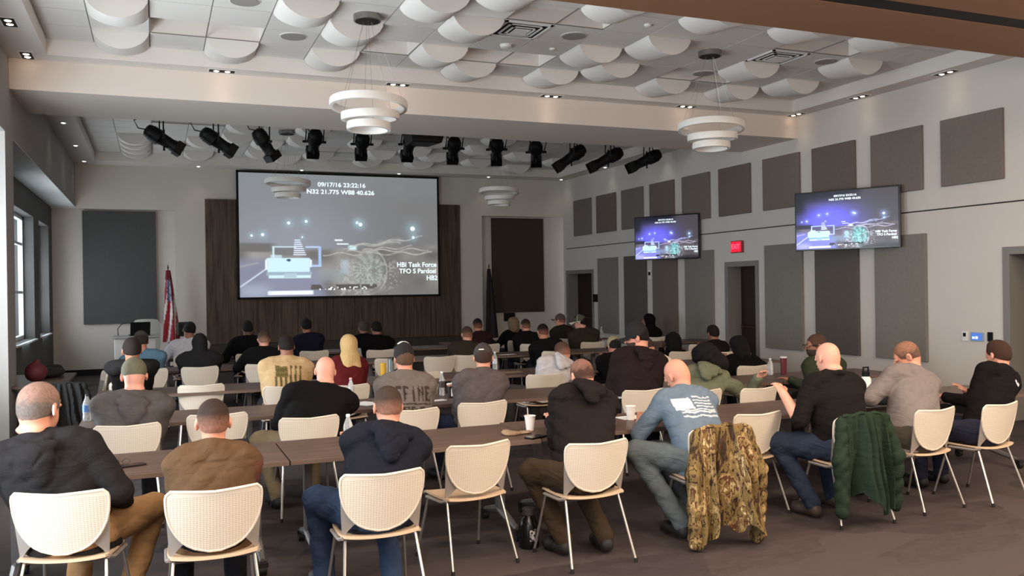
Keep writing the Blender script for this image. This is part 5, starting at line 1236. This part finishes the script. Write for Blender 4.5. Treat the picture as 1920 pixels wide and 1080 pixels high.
# ================================================================== things on tables
m_cup = mat('foam_cup_white', (236, 230, 224), .6); m_clear = bpy.data.materials.new('clear_plastic'); m_clear.use_nodes = True
b = m_clear.node_tree.nodes['Principled BSDF']; b.inputs['Transmission Weight'].default_value = .75; b.inputs['Roughness'].default_value = .08; b.inputs['IOR'].default_value = 1.2; b.inputs['Base Color'].default_value = (.86, .9, .92, 1)
def place(px, py, Z=TZ): return on_z(px, py, Z)
def cup(px, py, label, h=.115, r=.043, m=m_cup):
    x, y = place(px, py); e_ = empty('paper_cup', (x, y, TZ+.001), 0, label, 'cup')
    bm = bmesh.new(); lathe(bm, [(r*.68, 0), (r, h), (r+.003, h), (r+.003, h-.006), (r-.002, h-.006), (r*.62, .006)], 24); obj('cup_wall', bm, m, e_, True)
    bm = bmesh.new(); lathe(bm, [(r*.9, h-.03), (r*.92, h-.028)], 20); obj('drink', bm, mat('coffee', (40, 24, 16), .2), e_); return e_
cup(990, 807, 'white foam cup standing on the napkin in the nearest row')
cup(1179, 787, 'white foam cup beside the arm of the person in the blue t-shirt')
def bottle(px, py, label, cap=(200, 200, 205), lab=(60, 110, 180), h=.21, r=.032, Z=TZ, m=None, z0=None):
    x, y = place(px, py, Z); e_ = empty('water_bottle', (x, y, Z+.001), 0, label, 'bottle')
    bm = bmesh.new(); lathe(bm, [(r*.8, 0), (r, .012), (r, .05), (r*.93, .06), (r, .07), (r, h*.62), (r*.8, h*.74), (r*.42, h*.88), (.013, h*.93), (.013, h*.95)], 20); obj('bottle_body', bm, m or m_clear, e_, True)
    if lab:
        bm = bmesh.new(); lathe(bm, [(r+.001, h*.34), (r+.001, h*.60)], 20, None, False); obj('bottle_label', bm, mat('label_%d_%d_%d' % lab, lab, .5, noise=.5, nscale=40), e_, True)
    bm = bmesh.new(); lathe(bm, [(.015, h*.93), (.015, h), (.013, h+.002)], 16); obj('bottle_cap', bm, mat('bottle_cap_%d_%d_%d' % cap, cap, .5), e_, True); return e_
bottle(160, 789, 'clear water bottle with a blue and white label, left end of the second row', (40, 40, 44), (70, 110, 170), .23, .036)
bottle(655, 752, 'clear water bottle with a pink cap beside the bald person in black', (226, 170, 180), (190, 190, 190), .23)
bottle(649, 835, 'clear bottle with a white cap behind the navy hooded sweatshirt', (236, 236, 236), None, .22, .034)
bottle(826, 742, 'tall clear bottle in front of the empty chair, second row', (226, 222, 220), (60, 50, 46), .25, .030)
bottle(850, 669, 'small clear bottle on the fourth-row table by the olive jacket', (235, 235, 235), None, .2)
bottle(1127, 634, 'clear bottle standing on the far table before the grey wall panel', (220, 225, 225), None, .24, .036)
bottle(926, 693, 'clear bottle by the dark cap, third row', (225, 225, 230), (205, 205, 215), .24, .034)
bottle(1442, 703, 'clear bottle next to the dark red tumbler on the second-row table', (225, 225, 225), None, .2, .034)
def tumbler(px, py, label, col, lid, h=.17, r=.042, band=None):
    x, y = place(px, py); e_ = empty('travel_tumbler', (x, y, TZ+.001), 0, label, 'tumbler')
    bm = bmesh.new(); lathe(bm, [(r*.8, 0), (r*.82, .01), (r, h*.9), (r, h)], 22); obj('tumbler_body', bm, mat('tumbler_%d_%d_%d' % col, col, .35), e_, True)
    bm = bmesh.new(); lathe(bm, [(r+.003, h), (r+.003, h+.014), (r*.8, h+.02)], 22); obj('lid', bm, mat('lid_%d_%d_%d' % lid, lid, .4), e_, True)
    if band: boxes('sticker', mat('sticker_white', (225, 222, 220), .6), [(-.012, .03, -r-.002, -r+.006, h*.15, h*.75)], e_)
    return e_
tumbler(843, 746, 'black coffee tumbler with white lid and a white label, second row', (24, 20, 20), (226, 222, 218), .13, .042, True)
tumbler(1467, 702, 'dark red tumbler with a pale band, right part of the second row', (92, 28, 34), (210, 205, 205), .20, .04)
x, y = place(716, 706); e_ = empty('drinking_mug', (x, y, TZ+.001), 0, 'yellow drink beside a grey steel mug on the third-row table', 'mug')
bm = bmesh.new(); lathe(bm, [(.035, 0), (.04, .17), (.038, .17), (.033, .005)], 20); obj('mug_body', bm, mat('yellow_drink', (226, 180, 60), .4), e_, True)
x, y = place(731, 706); e_ = empty('steel_mug', (x, y, TZ+.001), 0, 'grey steel handled mug right of the yellow drink', 'mug')
bm = bmesh.new(); lathe(bm, [(.04, 0), (.042, .22), (.036, .225)], 20); obj('mug_body', bm, mat('steel_blue_grey', (140, 152, 156), .35, .5), e_, True)
bm = bmesh.new(); tube(bm, [(.04, 0, .19), (.085, 0, .18), (.09, 0, .10), (.04, 0, .07)], .008, 8); obj('handle', bm, m_black, e_, True)
def paper(px, py, w, d, rz, label, nm='paper_sheet', m=None, th=.003, cat='paper'):
    x, y = place(px, py); o = boxes(nm, m or mat('paper_white', (232, 230, 228), .8), [(-w/2, w/2, -d/2, d/2, 0, th)], None, label, cat); o.location = (x, y, TZ+.001); o.rotation_euler = (0, 0, R_(rz)); return o
paper(683, 757, .21, .27, 30, 'white sheet of paper between the bottle and the lettered grey shirt'); paper(818, 751, .16, .10, 10, 'small white paper in front of the tall bottle'); paper(1162, 746, .2, .12, -20, 'white paper beside the hooded quilted jacket')
paper(1182, 783, .26, .16, 5, 'white paper under the forearm of the person in the blue t-shirt'); paper(728, 712, .10, .08, 0, 'small white card by the steel mug'); paper(910, 698, .22, .16, 12, 'white paper plate behind the dark cap'); paper(955, 698, .3, .2, -10, 'tan folder on the third-row table', m=mat('folder_tan', (150, 120, 90), .8))
paper(948, 665, .30, .12, 8, 'pale open papers beside the black-clad arm, fourth row')
paper(242, 874, .16, .08, 18, 'black smartphone lying on the front left table', 'smartphone', mat('phone_black', (14, 13, 14), .2), .01, 'phone')
x, y = place(222, 872); e_ = empty('eyeglasses', (x, y, TZ+.02), R_(20), 'thin eyeglasses lying folded beside the phone', 'glasses')
bm = bmesh.new()
for s in (-1, 1): tube(bm, [(s*.033+.024*math.cos(a), 0, .018*math.sin(a)) for a in np.linspace(0, 2*PI, 13)], .0018, 5, False); tube(bm, [(s*.058, 0, .006), (s*.062, .12, -.015)], .002, 5)
tube(bm, [(-.009, 0, .004), (.009, 0, .004)], .002, 5); obj('glasses_frame', bm, mat('glasses_brown', (60, 44, 38), .3), e_)
# crumpled napkin and phone by the foam cup
x, y = place(965, 815); q = Vol((-.16, -.12, -.01), (.16, .12, .08), .006); q.ell((-.04, 0, .012), (.075, .05, .014), None, .01); q.ell((.04, .01, .010), (.085, .035, .012), None, .01); q.ell((-.07, .02, .02), (.04, .03, .018), None, .01); q.warp(.006, 60, 2); q.cut((0, 0, -1), (0, 0, .001))
o = q.mesh('crumpled_napkin', mat('napkin_tan', (150, 124, 98), .9, noise=.2, nscale=20), None); o.location = (x, y, TZ+.001); tag(o, 'crumpled tan napkin on the nearest table by the foam cup', 'napkin')
paper(1000, 821, .16, .08, 25, 'black smartphone under the edge of the crumpled napkin', 'smartphone', mat('phone_black', (14, 13, 14), .2), .012, 'phone')
# charging brick clamped behind the neck of the brown jacket: small camera on the table
x, y = place(442, 838); o = boxes('black_case', m_black, [(-.07, .07, -.05, .05, 0, .05)], None, 'small black case on the table right of the brown jacket', 'case', None, .01); o.location = (x, y, TZ+.001)
# white standing tablet / flask behind the black polo
x, y = place(1621, 748); e_ = empty('white_flask', (x, y, TZ+.001), 0, 'tall white flask with black handled lid behind the black polo', 'bottle')
bm = bmesh.new(); lathe(bm, [(.045, 0), (.047, .01), (.047, .19), (.03, .22)], 22); obj('flask_body', bm, mat('flask_white', (232, 230, 228), .35), e_, True)
bm = bmesh.new(); lathe(bm, [(.036, .215), (.036, .255), (.03, .26)], 20); tube(bm, [(-.03, 0, .255), (-.03, 0, .30), (.03, 0, .30), (.03, 0, .255)], .009, 8); obj('flask_lid', bm, m_black, e_, True)
# black growler on the carpet under the table
x, y = on_z(985, 1026, 0); e_ = empty('black_flask', (x, y, .001), 0, 'fat black flask with a white emblem standing on the carpet by the table leg', 'bottle')
bm = bmesh.new(); lathe(bm, [(.06, 0), (.072, .01), (.074, .16), (.06, .20), (.04, .225), (.04, .235)], 26); obj('flask_body', bm, mat('flask_black', (12, 11, 12), .25), e_, True)
bm = bmesh.new(); lathe(bm, [(.046, .235), (.046, .275), (.04, .28)], 22); tube(bm, [(.04, 0, .27), (.08, 0, .25), (.075, 0, .18)], .008, 8); obj('flask_lid', bm, mat('flask_lid_grey', (60, 56, 56), .4), e_, True)
bm = bmesh.new()
sheet(bm, lambda u, v: Vector((.0755*math.sin((u-.35)*.9), -.0755*math.cos((u-.35)*.9), .06+.085*v)), 10, 8, .002)
def mk_emblem():
    m = mat('flask_emblem', (210, 205, 202), .5); nt = m.node_tree; N = nt.nodes; L = nt.links; b = N['Principled BSDF']; tc = N.new('ShaderNodeTexCoord'); n = N.new('ShaderNodeTexNoise'); n.inputs['Scale'].default_value = 34; n.inputs['Distortion'].default_value = 2
    L.new(tc.outputs['Object'], n.inputs[0]); cr = N.new('ShaderNodeValToRGB'); cr.color_ramp.interpolation = 'CONSTANT'; cr.color_ramp.elements[0].color = srgb(16, 15, 16); cr.color_ramp.elements[1].position = .5; cr.color_ramp.elements[1].color = srgb(200, 196, 194); L.new(n.outputs['Fac'], cr.inputs[0]); L.new(cr.outputs[0], b.inputs['Base Color']); return m
obj('flask_emblem', bm, mk_emblem(), e_, True)

# ================================================================== front of the room
def limp_flag(x, y, zt, zb, label, us, lean=0.0):
    e_ = empty('flag_on_stand', (x, y, 0), 0, label, 'flag')
    bm = bmesh.new(); lathe(bm, [(.17, 0), (.17, .02), (.05, .05), (.02, .08)], 24); obj('flag_base', bm, mat('brass', (120, 96, 52), .35, .8), e_, True)
    bm = bmesh.new(); tube(bm, [(0, 0, .05), (0, 0, zt+.05)], .013, 8); lathe(bm, [(.002, zt+.02), (.02, zt+.05), (.012, zt+.09), (.001, zt+.14)], 10); obj('flag_pole', bm, mat('pole_wood', (60, 34, 24), .4), e_, True)
    n = 56
    def cl(u, v):
        A = 2*PI*u; t = v; R = .035+.115*t**.9
        r_ = R*(1+.30*math.sin(A*5+t*2)+.12*math.sin(A*9))
        return Vector((.0+r_*math.cos(A)+.05*t, r_*math.sin(A)*.6, zt-(zt-zb)*t))
    bm = bmesh.new(); rings = []
    for j in range(41):
        rings.append([bm.verts.new(cl(i/n, j/40)) for i in range(n)])
    for j in range(40):
        for i in range(n): bm.faces.new((rings[j][i], rings[j][(i+1) % n], rings[j+1][(i+1) % n], rings[j+1][i]))
    bm.faces.new(rings[-1]); bm.faces.new(rings[0])
    if us:
        m = mat('flag_cloth', (160, 30, 40), .8, attr='Col'); me_o = obj('flag_cloth', bm, m, e_, True); me = me_o.data
        ca = me.color_attributes.new('Col', 'FLOAT_COLOR', 'POINT'); cs = []
        for vt in me.vertices:
            p = vt.co; A = math.atan2(p.y/.6, p.x-.05*(zt-p.z)/(zt-zb)); t = (zt-p.z)/(zt-zb); s_ = (A*5.5+t*10)
            c = lin((150, 26, 38)) if math.sin(s_) > -.45 else lin((214, 208, 210))
            if t < .45 and A > -2.2 and A < -.9: c = lin((30, 34, 70)) if (int(t*60)+int(A*12)) % 3 else lin((190, 190, 205))
            if t < .15: c = lin((110, 24, 40))
            cs += [*c, 1]
        ca.data.foreach_set('color', np.array(cs, np.float32))
    else: obj('flag_cloth', bm, mat('dark_flag_cloth', (24, 18, 20), .8), e_, True)
    return e_
limp_flag(.27, 21.0, 2.35, .75, 'limp red, white and blue flag on a pole stand, left of the wood panel', True)
limp_flag(8.05, 21.3, 2.35, .55, 'limp dark flag on a pole stand right of the wood panel', False)
# lectern with laptop and gooseneck
lx, ly = x_at(258, 18.6), 18.6
e_ = empty('lectern', (lx, ly, 0), 0, 'white and grey equipment lectern below the charcoal panel', 'lectern')
boxes('lectern_body', mat('lectern_white', (196, 196, 192), .5), [(-.42, .32, -.25, .25, .03, .98)], e_, bevel=.01)
boxes('lectern_top', mat('lectern_top_grey', (150, 150, 148), .4), [(-.46, .38, -.30, .28, .981, 1.02)], e_, bevel=.008)
bm = bmesh.new()
for s in (-.35, .25):
    for t in (-.2, .2): lathe(bm, [(.025, .0), (.025, .03)], 10, Matrix.Translation((s, t, 0)))
obj('caster', bm, m_rub, e_)
bm = bmesh.new(); tube(bm, [(-.36, .1, 1.02), (-.37, .1, 1.15), (-.30, .05, 1.25), (-.2, .0, 1.27)], .008, 8); obj('gooseneck_lamp', bm, m_black, e_, True)
ex, ey = x_at(274, 20.2), 20.2
ec = empty('office_chair', (ex, ey, 0), 0, 'pale high-backed office chair behind the lectern', 'chair')
bm = bmesh.new(); sheet(bm, lambda u, v: Vector(((2*u-1)*(.27-.05*abs(2*v-1)**4), -.22+.5*((2*u-1)*.27)**2, .62+.68*v-.03*(2*u-1)**4*v)), 16, 16, .035); obj('backrest', bm, mat('office_chair_grey', (176, 176, 170), .6), ec, True)
bm = bmesh.new(); sheet(bm, lambda u, v: Vector(((2*u-1)*.25, (2*v-1)*.24, .50-.02*((2*u-1)**4+(2*v-1)**4))), 12, 12, .06); obj('seat', bm, mat('office_chair_grey', (176, 176, 170), .6), ec, True)
bm = bmesh.new(); tube(bm, [(0, 0, .08), (0, 0, .47)], .03, 10); tube(bm, [(0, -.05, .46), (0, -.26, .5), (0, -.25, .7)], .02, 8); obj('column', bm, m_black, ec, True)
bm = bmesh.new()
for k in range(5): tube(bm, [(0, 0, .09), (.28*math.cos(k*1.2566), .28*math.sin(k*1.2566), .05)], [.03, .018], 8)
lathe(bm, [(.04, .06), (.04, .12)], 12); obj('star_base', bm, m_black, ec, True)
e2 = empty('laptop', (lx+.02, ly, 1.021), R_(8), 'black open laptop standing on the lectern', 'laptop')
boxes('laptop_base', m_black, [(-.18, .18, -.13, .13, 0, .02)], e2)
bm = bmesh.new(); box(bm, -.18, .18, -.006, .006, 0, .25, Matrix.Translation((0, -.13, .021)) @ Matrix.Rotation(.22, 4, 'X')); obj('laptop_lid', bm, m_black, e2)
# monitor on a small stand left of the wood panel
mx_, my_ = x_at(347, 19.2), 19.2
e_ = empty('speaker_on_stand', (mx_, my_, 0), 0, 'black box loudspeaker on a stand left of the wood panel', 'loudspeaker')
bm = bmesh.new(); lathe(bm, [(.22, 0), (.22, .02), (.03, .04)], 20); tube(bm, [(0, 0, .03), (0, 0, .95)], .02, 8); obj('speaker_stand', bm, m_black, e_, True)
boxes('speaker_cabinet', mat('speaker_black', (20, 24, 22), .6), [(-.16, .15, -.12, .12, .95, 1.24)], e_, bevel=.02)
boxes('speaker_grille', m_black, [(-.13, .12, -.125, -.119, .98, 1.21)], e_)
boxes('front_wall_box', m_black, [(-.14, .14, -.12, 0, -.11, .11)], None, 'small black wall box under the dark brown wall panel', 'wall box').location = (8.83, YF+.218, 1.06)
# side table by the windows with a maroon bag
dup(T0, (-1.45, 12.9, 0), R_(90), 'laminate table along the windows carrying the maroon bag')
q = Vol((-.2, -.2, 0), (.2, .2, .32), .014); q.ell((0, 0, .12), (.13, .12, .12), None, .02); q.cone((0, 0, .2), (.02, 0, .26), .05, .03, .03); q.warp(.008, 30, 9)
o = q.mesh('drawstring_bag', mat('maroon_cloth', (88, 26, 32), .7, bump=.4), None); o.location = (-1.42, 12.6, TZ+.002); tag(o, 'maroon bag on the table below the windows', 'bag')
q = Vol((-.3, -.4, 0), (.3, .4, .22), .016); q.ell((0, 0, .06), (.20, .34, .07), None, .02); q.ell((.05, .1, .1), (.12, .16, .06), None, .02); q.warp(.012, 24, 4); q.cut((0, 0, -1), (0, 0, .004))
o = q.mesh('folded_coat', m_blkj, None); o.location = (-1.35, 13.25, TZ+.002); tag(o, 'black folded coat on the window table behind the maroon bag', 'coat')
